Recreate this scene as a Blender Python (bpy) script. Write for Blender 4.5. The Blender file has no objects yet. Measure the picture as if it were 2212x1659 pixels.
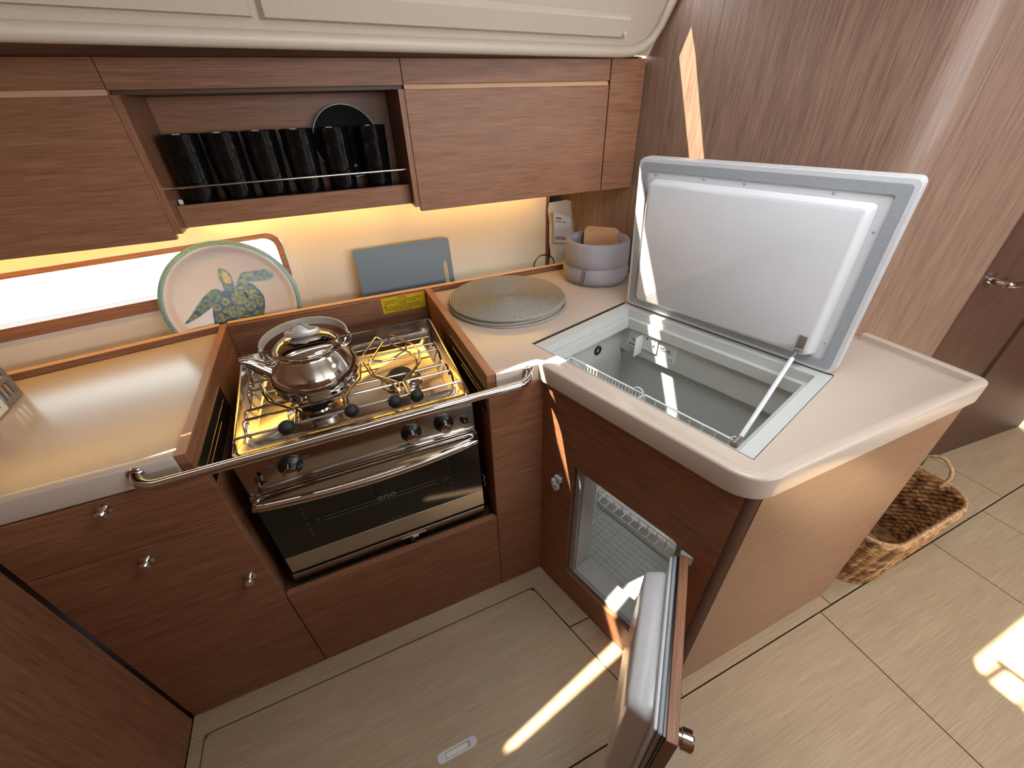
import bpy, bmesh, math, random
from mathutils import Matrix, Vector, Euler
random.seed(7)
scene = bpy.context.scene
COL = scene.collection
R = math.radians

# ---------------------------------------------------------------- camera
cam = bpy.data.cameras.new('camera'); cam.sensor_width = 36.0; cam.lens = 886.1 / 2212 * 36.0
cam.clip_start = 0.02
camo = bpy.data.objects.new('camera', cam); COL.objects.link(camo); scene.camera = camo
def cam_axes(pitch, roll, yaw):
    fw = Vector((math.sin(yaw)*math.cos(pitch), math.cos(yaw)*math.cos(pitch), -math.sin(pitch)))
    rt = Vector((math.cos(yaw), -math.sin(yaw), 0)); dn = fw.cross(rt)
    c, s = math.cos(roll), math.sin(roll)
    return c*rt + s*dn, -s*rt + c*dn, fw
_r, _d, _f = cam_axes(R(34.4797), R(1.92695), R(22.5382))
camo.matrix_world = Matrix(((_r.x, -_d.x, -_f.x, 0), (_r.y, -_d.y, -_f.y, 0), (_r.z, -_d.z, -_f.z, 1.47), (0, 0, 0, 1)))

# ---------------------------------------------------------------- world, sun, daylight at the hatches, exposure
world = bpy.data.worlds.new('world'); scene.world = world; world.use_nodes = True
bg = world.node_tree.nodes['Background']
bg.inputs[0].default_value = (0.90, 0.95, 1.0, 1); bg.inputs[1].default_value = 12.0
SUN_DIR = Vector((0.500, -0.210, -0.840)).normalized()
sl = bpy.data.lights.new('sun', 'SUN'); sl.energy = 30.0; sl.angle = R(0.53); sl.color = (1.0, 0.86, 0.69)
so = bpy.data.objects.new('sun', sl); COL.objects.link(so); so.rotation_euler = SUN_DIR.to_track_quat('-Z', 'Y').to_euler(); so.location = (-2, 1, 4)
def daylight(name, x, y, z, sx, sy, power, color, rot=(0, 0, 0)):
    l = bpy.data.lights.new(name, 'AREA'); l.shape = 'RECTANGLE'; l.size = sx; l.size_y = sy; l.energy = power; l.color = color
    o = bpy.data.objects.new(name, l); COL.objects.link(o); o.location = (x, y, z); o.rotation_euler = rot
    return o
def portal(name, x, y, z, sx, sy, rot=(0, 0, 0)):      # guides sampling of the sky through an opening in the shell
    o = daylight(name, x, y, z, sx, sy, 1.0, (1, 1, 1), rot); o.data.cycles.is_portal = True
portal('hatch_portal', 0.61, 0.176, 1.985, 0.64, 0.57)
portal('added_hatch_portal', 1.95, -0.225, 1.985, 0.52, 0.37)
portal('hull_window_portal', -0.60, 1.56, 1.06, 0.95, 0.19, (R(-90), 0, R(9.65)))
portal('added_window_portal', 0.40, -2.35, 1.56, 1.22, 0.56, (R(90), 0, 0))
portal('added_window_portal', 2.25, -2.35, 1.52, 2.02, 0.72, (R(90), 0, 0))
vs = scene.view_settings; vs.view_transform = 'Standard'; vs.look = 'None'; vs.gamma = 1.0; vs.use_curve_mapping = False
vs.exposure = 0.13
scene.cycles.use_denoising = True
scene.cycles.max_bounces = 10; scene.cycles.diffuse_bounces = 6; scene.cycles.glossy_bounces = 6; scene.cycles.transmission_bounces = 8
scene.cycles.sample_clamp_indirect = 6.0
scene.cycles.caustics_reflective = False; scene.cycles.caustics_refractive = False

# ---------------------------------------------------------------- materials
def srgb(r, g, b):
    f = lambda c: (c/255/12.92) if c/255 <= 0.04045 else ((c/255+0.055)/1.055)**2.4
    return (f(r), f(g), f(b), 1)
def new_mat(name):
    m = bpy.data.materials.new(name); m.use_nodes = True
    return m, m.node_tree.nodes, m.node_tree.links, m.node_tree.nodes['Principled BSDF']
def plain(name, col, rough=0.5, metal=0.0, spec=0.5, bump=0.0, bscale=200.0, var=0.06, coat=0.0, trans=0.0):
    m, n, l, b = new_mat(name)
    b.inputs['Roughness'].default_value = rough; b.inputs['Metallic'].default_value = metal
    b.inputs['Specular IOR Level'].default_value = spec; b.inputs['Coat Weight'].default_value = coat
    b.inputs['Transmission Weight'].default_value = trans
    tc = n.new('ShaderNodeTexCoord'); nz = n.new('ShaderNodeTexNoise'); nz.inputs['Scale'].default_value = bscale
    nz.inputs['Detail'].default_value = 3
    l.new(tc.outputs['Object'], nz.inputs['Vector'])
    cr = n.new('ShaderNodeValToRGB'); c = col
    cr.color_ramp.elements[0].position = 0.3; cr.color_ramp.elements[1].position = 0.7
    cr.color_ramp.elements[0].color = (c[0]*(1-var), c[1]*(1-var), c[2]*(1-var), 1)
    cr.color_ramp.elements[1].color = (min(1, c[0]*(1+var)), min(1, c[1]*(1+var)), min(1, c[2]*(1+var)), 1)
    l.new(nz.outputs['Fac'], cr.inputs['Fac']); l.new(cr.outputs['Color'], b.inputs['Base Color'])
    if bump:
        bp = n.new('ShaderNodeBump'); bp.inputs['Strength'].default_value = bump; bp.inputs['Distance'].default_value = 0.002
        l.new(nz.outputs['Fac'], bp.inputs['Height']); l.new(bp.outputs['Normal'], b.inputs['Normal'])
    return m
def wood(name, dark, light, axis, rough=0.42, fine=420.0, coarse=70.0, bump=0.08, spec=0.28, rz=0.0):
    """veneer: long streaks along one local axis"""
    m, n, l, b = new_mat(name)
    b.inputs['Roughness'].default_value = rough; b.inputs['Specular IOR Level'].default_value = spec
    tc = n.new('ShaderNodeTexCoord')
    def streak(scale, ratio, detail):
        mp = n.new('ShaderNodeMapping'); s = [scale, scale, scale]; s['XYZ'.index(axis)] = scale/ratio
        mp.inputs['Scale'].default_value = s; mp.inputs['Rotation'].default_value = (0, 0, rz)
        l.new(tc.outputs['Object'], mp.inputs['Vector'])
        z = n.new('ShaderNodeTexNoise'); z.inputs['Scale'].default_value = 1.0; z.inputs['Detail'].default_value = detail
        z.inputs['Roughness'].default_value = 0.6
        l.new(mp.outputs['Vector'], z.inputs['Vector']); return z
    a = streak(fine, 34, 3); c = streak(coarse, 14, 4)
    mx = n.new('ShaderNodeMix'); mx.data_type = 'FLOAT'; mx.inputs[0].default_value = 0.35
    l.new(a.outputs['Fac'], mx.inputs[2]); l.new(c.outputs['Fac'], mx.inputs[3])
    cr = n.new('ShaderNodeValToRGB'); e = cr.color_ramp.elements
    e[0].position = 0.30; e[0].color = dark; e[1].position = 0.70; e[1].color = light
    l.new(mx.outputs[0], cr.inputs['Fac']); l.new(cr.outputs['Color'], b.inputs['Base Color'])
    bp = n.new('ShaderNodeBump'); bp.inputs['Strength'].default_value = bump; bp.inputs['Distance'].default_value = 0.001
    l.new(a.outputs['Fac'], bp.inputs['Height']); l.new(bp.outputs['Normal'], b.inputs['Normal'])
    return m
W_D, W_L = srgb(106, 68, 47), srgb(160, 113, 83)
M = {}
for ax in 'XYZ': M['wood'+ax] = wood('walnut_veneer_'+ax.lower(), W_D, W_L, ax)
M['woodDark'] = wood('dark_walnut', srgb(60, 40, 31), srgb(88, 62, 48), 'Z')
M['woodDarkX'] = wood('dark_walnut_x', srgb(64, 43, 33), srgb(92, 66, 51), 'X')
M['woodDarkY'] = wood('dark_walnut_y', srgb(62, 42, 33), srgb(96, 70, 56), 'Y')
M['post'] = wood('dark_solid_walnut', srgb(52, 30, 21), srgb(76, 47, 34), 'Z', rough=0.6, spec=0.12)
M['woodPaleLit'] = wood('pale_groove_lit_edge', srgb(198, 156, 124), srgb(222, 184, 152), 'X', coarse=30)  # pale groove wood; on fiddle tops the colour stands in for light
M['woodLitEdge'] = wood('walnut_lit_edge', srgb(138, 94, 68), srgb(176, 128, 98), 'Y')  # walnut with the light on the bay board tops put into its colour
M['woodWall'] = wood('walnut_bulkhead', srgb(102, 78, 65), srgb(154, 126, 108), 'Z', rough=0.36, fine=330, coarse=60)
M['woodGlossX'] = wood('walnut_end_panel', srgb(116, 82, 60), srgb(158, 120, 92), 'X', rough=0.30)
M['floor'] = wood('grey_oak_laminate', srgb(158, 136, 109), srgb(188, 166, 137), 'X', rough=0.42, fine=260, coarse=22, bump=0.04)
M['joint'] = plain('dark_joint', srgb(40, 28, 22), 0.8)
M['counter'] = plain('stone_composite', srgb(187, 172, 158), 0.24, bscale=900, var=0.03, spec=0.4)
M['liner'] = plain('gelcoat_headliner', srgb(194, 181, 165), 0.45, bscale=60, var=0.015)
M['cream'] = plain('cream_backsplash', srgb(214, 200, 180), 0.35, bscale=8, var=0.015)
M['white'] = plain('white_plastic', srgb(204, 205, 208), 0.22, bscale=20, var=0.01)
M['white2'] = plain('white_coated_wire', srgb(232, 232, 230), 0.35, bscale=20, var=0.01)
M['greyl'] = plain('pale_grey_liner', srgb(184, 187, 184), 0.38, bscale=30, var=0.02)
M['gasket'] = plain('grey_gasket', srgb(150, 156, 162), 0.55)
M['black'] = plain('black_plastic', srgb(16, 16, 17), 0.28, var=0.15)
M['rubber'] = plain('black_rubber', srgb(22, 21, 21), 0.6, var=0.15)
M['chrome'] = plain('polished_chrome', (0.70, 0.68, 0.66, 1), 0.08, 1.0, bscale=5, var=0.01)
M['steel'] = plain('polished_stainless', (0.52, 0.48, 0.44, 1), 0.14, 1.0, bscale=6, var=0.02)
M['brushed'] = plain('brushed_stainless', (0.50, 0.46, 0.42, 1), 0.28, 1.0, bscale=40, var=0.03)
M['mirrorsteel'] = plain('mirror_stainless', (0.62, 0.59, 0.55, 1), 0.075, 1.0, bscale=5, var=0.01)
M['wire'] = plain('heat_tinted_wire', (0.62, 0.50, 0.36, 1), 0.2, 1.0, bscale=30, var=0.12)
M['ovenglass'] = plain('dark_oven_glass', srgb(9, 8, 8), 0.06, bscale=5, var=0.05, spec=0.6)
M['glassblack'] = plain('black_glazed_tumbler', srgb(9, 11, 13), 0.13, bscale=120, var=0.3, bump=0.25)
M['plateblack'] = plain('matt_black_plate', srgb(8, 8, 9), 0.7, spec=0.15)
M['rim'] = plain('pale_plate_rim', srgb(205, 202, 196), 0.4)
M['yellow'] = plain('yellow_sticker', srgb(206, 172, 22), 0.35)
M['ink'] = plain('printed_ink', srgb(62, 44, 20), 0.6)
M['inkgrey'] = plain('grey_print', srgb(96, 98, 96), 0.6)
M['sticker'] = plain('pale_sticker', srgb(214, 214, 210), 0.4)
M['board'] = plain('slate_blue_plastic', srgb(88, 101, 112), 0.42, bscale=300, var=0.03)
def mat_mat():
    m, n, l, b = new_mat('grey_woven_vinyl'); b.inputs['Roughness'].default_value = 0.6
    tc = n.new('ShaderNodeTexCoord'); z = n.new('ShaderNodeTexNoise'); z.inputs['Scale'].default_value = 500; l.new(tc.outputs['Object'], z.inputs['Vector'])
    cr = n.new('ShaderNodeValToRGB'); e = cr.color_ramp.elements; e[0].position = 0.35; e[0].color = srgb(112, 106, 97); e[1].position = 0.65; e[1].color = srgb(160, 153, 140)
    l.new(z.outputs['Fac'], cr.inputs['Fac']); l.new(cr.outputs['Color'], b.inputs['Base Color']); return m
M['mat'] = mat_mat()
M['fabric'] = plain('lilac_grey_fabric', srgb(150, 146, 152), 0.85, bscale=1500, var=0.12, bump=0.3)
M['cork'] = plain('tan_cork', srgb(186, 140, 100), 0.8, bscale=260, var=0.18, bump=0.2)
M['rack'] = plain('grey_plastic_rack', srgb(120, 112, 106), 0.4, bscale=100, var=0.03)
M['handlegrey'] = plain('satin_handle', (0.55, 0.52, 0.48, 1), 0.48, 0.6, bscale=40, var=0.02)
M['platter'] = plain('cream_glazed_melamine', srgb(216, 202, 190), 0.22, bscale=10, var=0.02)
def noise_ramp(name, stops, scale, rough=0.5, detail=4, bump=0.0):
    m, n, l, b = new_mat(name); b.inputs['Roughness'].default_value = rough
    tc = n.new('ShaderNodeTexCoord'); z = n.new('ShaderNodeTexNoise'); z.inputs['Scale'].default_value = scale; z.inputs['Detail'].default_value = detail
    l.new(tc.outputs['Object'], z.inputs['Vector']); cr = n.new('ShaderNodeValToRGB'); e = cr.color_ramp.elements
    while len(e) < len(stops): e.new(0.5)
    for i, (p, c) in enumerate(stops): e[i].position = p; e[i].color = c
    l.new(z.outputs['Fac'], cr.inputs['Fac']); l.new(cr.outputs['Color'], b.inputs['Base Color'])
    if bump:
        bp = n.new('ShaderNodeBump'); bp.inputs['Strength'].default_value = bump; bp.inputs['Distance'].default_value = 0.004
        l.new(z.outputs['Fac'], bp.inputs['Height']); l.new(bp.outputs['Normal'], b.inputs['Normal'])
    return m
M['turtle'] = noise_ramp('painted_turtle_skin', [(0.34, srgb(38, 60, 96)), (0.46, srgb(74, 104, 102)), (0.58, srgb(120, 128, 72)), (0.72, srgb(150, 144, 84))], 75, 0.3, 6)
M['turtleY'] = noise_ramp('painted_turtle_scute', [(0.36, srgb(52, 80, 92)), (0.48, srgb(112, 124, 72)), (0.66, srgb(158, 150, 76))], 110, 0.3, 6)
M['turtleB'] = noise_ramp('painted_turtle_outline', [(0.35, srgb(34, 52, 92)), (0.65, srgb(62, 92, 120))], 80, 0.3)
M['turtleH'] = noise_ramp('painted_turtle_face', [(0.35, srgb(150, 146, 66)), (0.55, srgb(204, 172, 48)), (0.7, srgb(120, 130, 90))], 70, 0.3)
M['platterrim'] = noise_ramp('sage_green_rim', [(0.35, srgb(88, 124, 112)), (0.65, srgb(128, 154, 142))], 300, 0.3)
M['wicker'] = noise_ramp('water_hyacinth', [(0.30, srgb(70, 42, 22)), (0.48, srgb(150, 106, 62)), (0.70, srgb(206, 164, 112))], 34, 0.75, 6, 0.5)
M['rope'] = noise_ramp('rope_handle', [(0.35, srgb(150, 112, 74)), (0.65, srgb(206, 170, 126))], 160, 0.75, 4, 0.4)
M['sea'] = noise_ramp('green_sea', [(0.35, srgb(150, 205, 190)), (0.65, srgb(190, 226, 214))], 0.8, 0.25)
def emissive(name, col, strength):
    m, n, l, b = new_mat(name); b.inputs['Base Color'].default_value = col
    b.inputs['Emission Color'].default_value = col; b.inputs['Emission Strength'].default_value = strength; return m
M['led'] = emissive('warm_led_diffuser', (1.0, 0.56, 0.11, 1), 36.0)
def pane_mat():
    m, n, l, b = new_mat('window_glass'); n.remove(b); out = n['Material Output']
    t = n.new('ShaderNodeBsdfTransparent'); t.inputs[0].default_value = (0.74, 0.78, 0.77, 1); g = n.new('ShaderNodeBsdfGlossy'); g.inputs['Roughness'].default_value = 0.02
    x = n.new('ShaderNodeMixShader'); f = n.new('ShaderNodeFresnel'); f.inputs[0].default_value = 1.35
    l.new(f.outputs[0], x.inputs[0]); l.new(t.outputs[0], x.inputs[1]); l.new(g.outputs[0], x.inputs[2]); l.new(x.outputs[0], out.inputs[0]); return m
M['pane'] = pane_mat()
def filmy(name, col, alpha, rough=0.25):
    m, n, l, b = new_mat(name); b.inputs['Base Color'].default_value = col; b.inputs['Roughness'].default_value = rough
    b.inputs['Alpha'].default_value = alpha; return m
M['film'] = filmy('clear_plastic_film', srgb(226, 220, 206), 0.62)

# ---------------------------------------------------------------- mesh helpers
def bm_new(): return bmesh.new()
def add_faces(bm, vs, fs):
    v = [bm.verts.new(p) for p in vs]
    for f in fs:
        try: bm.faces.new([v[i] for i in f])
        except ValueError: pass
    return v
def box(bm, x0, x1, y0, y1, z0, z1):
    p = [(x0,y0,z0),(x1,y0,z0),(x1,y1,z0),(x0,y1,z0),(x0,y0,z1),(x1,y0,z1),(x1,y1,z1),(x0,y1,z1)]
    add_faces(bm, p, [(0,3,2,1),(4,5,6,7),(0,1,5,4),(1,2,6,5),(2,3,7,6),(3,0,4,7)])
def rbox(bm, x0, x1, y0, y1, z0, z1, bev=0.003, seg=2):
    t = bmesh.new(); box(t, x0, x1, y0, y1, z0, z1)
    bmesh.ops.bevel(t, geom=t.edges[:], offset=bev, segments=seg, profile=0.5, affect='EDGES')
    me = bpy.data.meshes.new('tmp'); t.to_mesh(me); t.free(); bm.from_mesh(me); bpy.data.meshes.remove(me)
def hexa(bm, p):
    add_faces(bm, p, [(0,3,2,1),(4,5,6,7),(0,1,5,4),(1,2,6,5),(2,3,7,6),(3,0,4,7)])
def prism(bm, pts, fn, h0, h1):
    """closed polygon in 2D swept from h0 to h1; fn(a,b,h) -> point"""
    n = len(pts)
    v = [fn(a, b, h0) for a, b in pts] + [fn(a, b, h1) for a, b in pts]
    add_faces(bm, v, [tuple(range(n))[::-1], tuple(range(n, 2*n))] + [(i, (i+1) % n, n+(i+1) % n, n+i) for i in range(n)])
def plate(bm, outer, holes, fn, h0, h1):
    loops = [outer] + holes
    caps = []
    for h in (h0, h1):
        t = bmesh.new(); es = []
        for L in loops:
            vv = [t.verts.new((a, b, 0)) for a, b in L]
            es += [t.edges.new((vv[i], vv[(i+1) % len(vv)])) for i in range(len(vv))]
        bmesh.ops.triangle_fill(t, use_beauty=True, use_dissolve=False, edges=es)
        t.verts.index_update()
        vs = [fn(v.co.x, v.co.y, h) for v in t.verts]; fs = [tuple(v.index for v in f.verts) for f in t.faces]
        t.free(); add_faces(bm, vs, fs)
    for L in loops:
        n = len(L); v = [fn(a, b, h0) for a, b in L] + [fn(a, b, h1) for a, b in L]
        add_faces(bm, v, [(i, (i+1) % n, n+(i+1) % n, n+i) for i in range(n)])
    bmesh.ops.remove_doubles(bm, verts=bm.verts[:], dist=1e-6)
    bmesh.ops.recalc_face_normals(bm, faces=bm.faces[:])
def rrect(x0, x1, y0, y1, r, seg=6):
    o = []
    for cx, cy, a0 in ((x1-r, y0+r, -90), (x1-r, y1-r, 0), (x0+r, y1-r, 90), (x0+r, y0+r, 180)):
        for k in range(seg+1):
            a = R(a0 + 90*k/seg); o.append((cx + r*math.cos(a), cy + r*math.sin(a)))
    return o
def tube(bm, pts, r, seg=8, closed=False, caps=True):
    P = [Vector(p) for p in pts]; n = len(P); rings = []
    rr = r if isinstance(r, (list, tuple)) else [r]*n
    up = None
    for i in range(n):
        if closed: t = (P[(i+1) % n] - P[i-1])
        else: t = P[min(i+1, n-1)] - P[max(i-1, 0)]
        t.normalize()
        if up is None:
            up = t.orthogonal().normalized()
        else:
            up = (up - t*up.dot(t))
            if up.length < 1e-6: up = t.orthogonal()
            up.normalize()
        s = t.cross(up)
        rings.append([bm.verts.new(P[i] + (up*math.cos(2*math.pi*k/seg) + s*math.sin(2*math.pi*k/seg))*rr[i]) for k in range(seg)])
    m = n if closed else n-1
    for i in range(m):
        a, b = rings[i], rings[(i+1) % n]
        for k in range(seg): bm.faces.new((a[k], a[(k+1) % seg], b[(k+1) % seg], b[k]))
    if caps and not closed:
        bm.faces.new(rings[0][::-1]); bm.faces.new(rings[-1])
def smooth_path(pts, rad, seg=5):
    """round the inner corners of a polyline"""
    P = [Vector(p) for p in pts]; out = [P[0]]
    for i in range(1, len(P)-1):
        a, b, c = P[i-1], P[i], P[i+1]; d1 = (a-b); d2 = (c-b)
        q = min(rad, d1.length*0.49, d2.length*0.49); p1 = b + d1.normalized()*q; p2 = b + d2.normalized()*q
        for k in range(seg+1):
            t = k/seg; out.append(p1*(1-t)**2 + b*2*t*(1-t) + p2*t*t)
    out.append(P[-1]); return out
def lathe(bm, prof, c=(0, 0, 0), seg=32, mat=None, close=False):
    mat = mat or Matrix.Identity(4); c = Vector(c); rings = []
    for r, z in prof:
        if r < 1e-6: rings.append([bm.verts.new(c + (mat @ Vector((0, 0, z))))])
        else: rings.append([bm.verts.new(c + (mat @ Vector((r*math.cos(2*math.pi*k/seg), r*math.sin(2*math.pi*k/seg), z)))) for k in range(seg)])
    for i in range(len(rings)-1 + (1 if close else 0)):
        a, b = rings[i], rings[(i+1) % len(rings)]
        for k in range(seg):
            k2 = (k+1) % seg
            if len(a) == 1 and len(b) == 1: continue
            if len(a) == 1: bm.faces.new((a[0], b[k2], b[k]))
            elif len(b) == 1: bm.faces.new((a[k], a[k2], b[0]))
            else: bm.faces.new((a[k], a[k2], b[k2], b[k]))
def ball(bm, c, r, seg=16, rings=10, sc=(1, 1, 1)):
    pr = [(r*math.sin(math.pi*i/rings), -r*math.cos(math.pi*i/rings)) for i in range(rings+1)]
    pr[0] = (0, -r); pr[-1] = (0, r)
    lathe(bm, pr, c, seg, Matrix.Diagonal((*sc, 1)))
def obj(name, bm, mat, parent=None, mw=None, smooth=False, angle=35):
    bmesh.ops.recalc_face_normals(bm, faces=bm.faces[:])
    me = bpy.data.meshes.new(name); bm.to_mesh(me); bm.free()
    if smooth:
        me.polygons.foreach_set('use_smooth', [True]*len(me.polygons)); me.set_sharp_from_angle(angle=R(angle))
    me.materials.append(M[mat] if isinstance(mat, str) else mat)
    o = bpy.data.objects.new(name, me); COL.objects.link(o)
    o.matrix_basis = mw or Matrix.Identity(4)
    if parent is not None:
        o.parent = parent; o.matrix_parent_inverse = WORLDM[parent.name].inverted()
    WORLDM[o.name] = (mw or Matrix.Identity(4)).copy()
    return o
WORLDM = {}
def thing(name, label, cat, loc=(0, 0, 0), group=None):
    o = bpy.data.objects.new(name, None); COL.objects.link(o); o.location = loc; o.empty_display_size = 0.05
    o['label'] = label; o['category'] = cat
    if group: o['group'] = group
    WORLDM[o.name] = Matrix.Translation(Vector(loc)); return o
def tag(o, label, cat, group=None):
    o['label'] = label; o['category'] = cat
    if group: o['group'] = group
    return o
def struct(o): o['kind'] = 'structure'; return o
def mk(name, mat, parent, fn, mw=None, smooth=False, angle=35):
    bm = bm_new(); fn(bm); return obj(name, bm, mat, parent, mw, smooth, angle)
def text_mesh(name, body, size, mat, parent, mw, extrude=0.0002, align='CENTER', bold=0.0):
    cu = bpy.data.curves.new(name, 'FONT'); cu.body = body; cu.size = size; cu.align_x = align; cu.align_y = 'CENTER'; cu.extrude = extrude; cu.offset = bold
    cu.resolution_u = 2
    t = bpy.data.objects.new('tmp_text', cu); COL.objects.link(t)
    dg = bpy.context.evaluated_depsgraph_get(); me = bpy.data.meshes.new_from_object(t.evaluated_get(dg))
    bpy.data.objects.remove(t); bpy.data.curves.remove(cu)
    me.name = name; me.materials.clear(); me.materials.append(M[mat])
    o = bpy.data.objects.new(name, me); COL.objects.link(o); o.matrix_basis = mw
    if parent is not None: o.parent = parent; o.matrix_parent_inverse = WORLDM[parent.name].inverted()
    WORLDM[o.name] = mw.copy(); return o
def frame_mat(origin, x, y):
    x = Vector(x).normalized(); y = Vector(y).normalized(); z = x.cross(y)
    return Matrix(((x.x, y.x, z.x, origin[0]), (x.y, y.y, z.y, origin[1]), (x.z, y.z, z.z, origin[2]), (0, 0, 0, 1)))
flat = lambda a, b, h: (a, b, h)

# fridge frame of reference: the island face is turned about 16.5 degrees
FO = Vector((0.42, 0.796, 0)); FA = R(16.5226)
MF = Matrix.Translation(FO) @ Matrix.Rotation(FA, 4, 'Z')
def FP(u, e, z=0): return MF @ Vector((u, e, z))
ZS, ZR, ZB = 0.902, 0.921, 0.870       # work surface, rim, underside of worktop edge

# ================================================================ SETTING
# floor: dark bed, pieces laid with open joints
floor = struct(mk('floor', 'joint', None, lambda b: box(b, -1.15, 3.5, -2.3, 1.45, -0.06, -0.012)))
G = 0.0022
def tile(poly, name='floor_panel'):
    return mk(name, 'floor', floor, lambda b: prism(b, poly, flat, -0.012, 0.0))
def rect(x0, x1, y0, y1): return [(x0+G, y0+G), (x1-G, y0+G), (x1-G, y1-G), (x0+G, y1-G)]
rt = lambda y: 0.36 + (0.737-y)*0.2967          # slanted right edge of the lift-out panel
def shrink(poly, r):                            # round the corners of a convex polygon
    P = [Vector((a, b, 0)) for a, b in poly]; n = len(P); out = []
    for i in range(n):
        a, b, c = P[i-1], P[i], P[(i+1) % n]; p1 = b+(a-b).normalized()*r; p2 = b+(c-b).normalized()*r
        for k in range(5):
            t = k/4; q = p1*(1-t)**2 + b*2*t*(1-t) + p2*t*t; out.append((q.x, q.y))
    return out
lift = tile(shrink([(-0.685+G, 0.252), (rt(0.252)-G, 0.252), (rt(0.735)-G, 0.735-G), (-0.685+G, 0.735-G)], 0.022))
tile([(-0.72, 0.252), (-0.685-G, 0.252), (-0.685-G, 0.735), (-0.66, 0.735+G), (rt(0.735), 0.735+G), (rt(0.56)+G, 0.56+G), (0.50, 0.56+G), (0.45, 0.82), (-0.72, 0.82)])
tile([(rt(0.252)+G, 0.252), (0.62, 0.252), (0.62, 0.30), (0.50, 0.56-G), (rt(0.56)+G, 0.56-G)])
tile([(0.62+G, 0.252), (1.276-G, 0.252), (1.276-G, 0.30), (0.62+G, 0.30)])
tile([(1.276+G, 0.2525), (2.39-G, 0.2525), (2.39-G, 0.62), (1.276+G, 0.62)])
tile(rect(2.39, 3.5, 0.2503, 0.7))
for x0, x1 in ((-1.15, -0.1), (-0.1, 1.22), (1.22, 1.865), (1.865, 2.225), (2.225, 3.5)):
    for y0, y1 in ((-0.42, 0.25), (-1.2, -0.42), (-2.3, -1.2)): tile(rect(x0, x1, y0, y1))
# recessed lift ring in the panel
lh = mk('lift_handle', 'white', lift, lambda b: plate(b, rrect(-0.056, 0.056, -0.0125, 0.0125, 0.0122), [rrect(-0.034, 0.036, -0.0075, 0.0075, 0.002, 2)], flat, -0.004, 0.0022), Matrix.Translation((-0.03, 0.4075, 0)))
mk('lift_bar', 'sticker', lift, lambda b: (rbox(b, -0.032, 0.030, -0.0062, 0.0062, -0.006, 0.0008, 0.001), box(b, 0.008, 0.012, -0.004, 0.006, 0.0008, 0.0016)), Matrix.Translation((-0.03, 0.4075, 0)))
lift['label'] = 'lift-out floor panel with rounded corners and a recessed lift ring'

# side of the companionway box, aft bulkhead, far walls
struct(mk('wall_left', 'woodZ', None, lambda b: rbox(b, -0.75, -0.722, -0.75, 0.792, 0.0, 0.862, 0.004)))
struct(mk('wall_aft', 'woodZ', None, lambda b: box(b, -1.19, -1.15, -2.3, 1.7, 0, 1.97)))
def starboard(b):
    plate(b, [(-1.15, 0.0), (3.5, 0.0), (3.5, 1.97), (-1.15, 1.97)], [rrect(-0.20, 1.00, 1.29, 1.83, 0.06), rrect(1.25, 3.25, 1.17, 1.87, 0.06)], lambda a, c, h: (a, h, c), -2.34, -2.30)  # unseen windows, added and sized to light the cabin
struct(mk('wall_starboard', 'cream', None, starboard))
struct(mk('wall_shade_panel', 'woodZ', None, lambda b: rbox(b, -1.15, 0.70, -0.40, -0.34, 0.0, 1.15, 0.01)))  # unseen half-height panel, added to shade the lower cabinets
struct(mk('wall_bow', 'woodDark', None, lambda b: box(b, 3.42, 3.46, -2.3, 0.75, 0, 1.97)))

# bulkhead beside the wall cabinets: flat veneer, rounded corner, front face with a door
B0 = Vector((1.03, 1.30)); bd = Vector((0.28439, -0.95871))
def bulk_path():
    p = [B0 - bd*0.52, B0 - bd*0.2, B0]
    for k in range(1, 7): p.append(B0 + bd*(0.66*k/6))
    c0 = B0 + bd*0.66; fdir = Vector((1.15, -0.10)).normalized(); tip = B0 + bd*0.735
    p3 = tip + fdir*0.075
    for k in range(1, 10):
        t = k/9; p.append(c0*(1-t)**2 + tip*2*t*(1-t) + p3*t*t)
    p.append(tip + fdir*0.56)
    return p
def ribbon(b, path, z0, z1, th=0.02, side=1):
    n = len(path); inn = []
    for i in range(n):
        t = (path[min(i+1, n-1)] - path[max(i-1, 0)]).normalized(); inn.append(path[i] + Vector((-t.y, t.x))*th*side)
    v = [(q.x, q.y, z0) for q in path] + [(q.x, q.y, z1) for q in path] + [(q.x, q.y, z0) for q in inn] + [(q.x, q.y, z1) for q in inn]
    f = []
    for i in range(n-1):
        f += [(i, i+1, n+i+1, n+i), (2*n+i, 3*n+i, 3*n+i+1, 2*n+i+1), (n+i, n+i+1, 3*n+i+1, 3*n+i), (i, 2*n+i, 2*n+i+1, i+1)]
    f += [(0, n, 3*n, 2*n), (n-1, 3*n-1, 4*n-1, 2*n-1)]
    add_faces(b, v, f)
bp_ = bulk_path()
struct(mk('wall_right', 'woodWall', None, lambda b: ribbon(b, bp_, 0, 1.97, 0.02, 1), None, True, 40))
wend = bp_[-1]; fdir = Vector((1.15, -0.10)).normalized(); fnrm = Vector((fdir.y, -fdir.x))
MW = frame_mat((wend.x, wend.y, 0), (fdir.x, fdir.y, 0), (0, 0, 1))     # x along wall, y up, z out of wall towards saloon
door = struct(mk('door_1', 'woodDarkY', None, lambda b: rbox(b, 0.03, 0.46, 0.06, 1.86, -0.035, -0.010, 0.003), MW))
door['label'] = 'walnut cabin door beside the pale bulkhead corner'
struct(mk('trim_1', 'woodDark', None, lambda b: plate(b, [(0.0, 0.0), (0.50, 0.0), (0.50, 1.97), (0.0, 1.97)], [[(0.022, 0.05), (0.468, 0.05), (0.468, 1.87), (0.022, 1.87)]], flat, -0.05, 0.0), MW))
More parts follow.
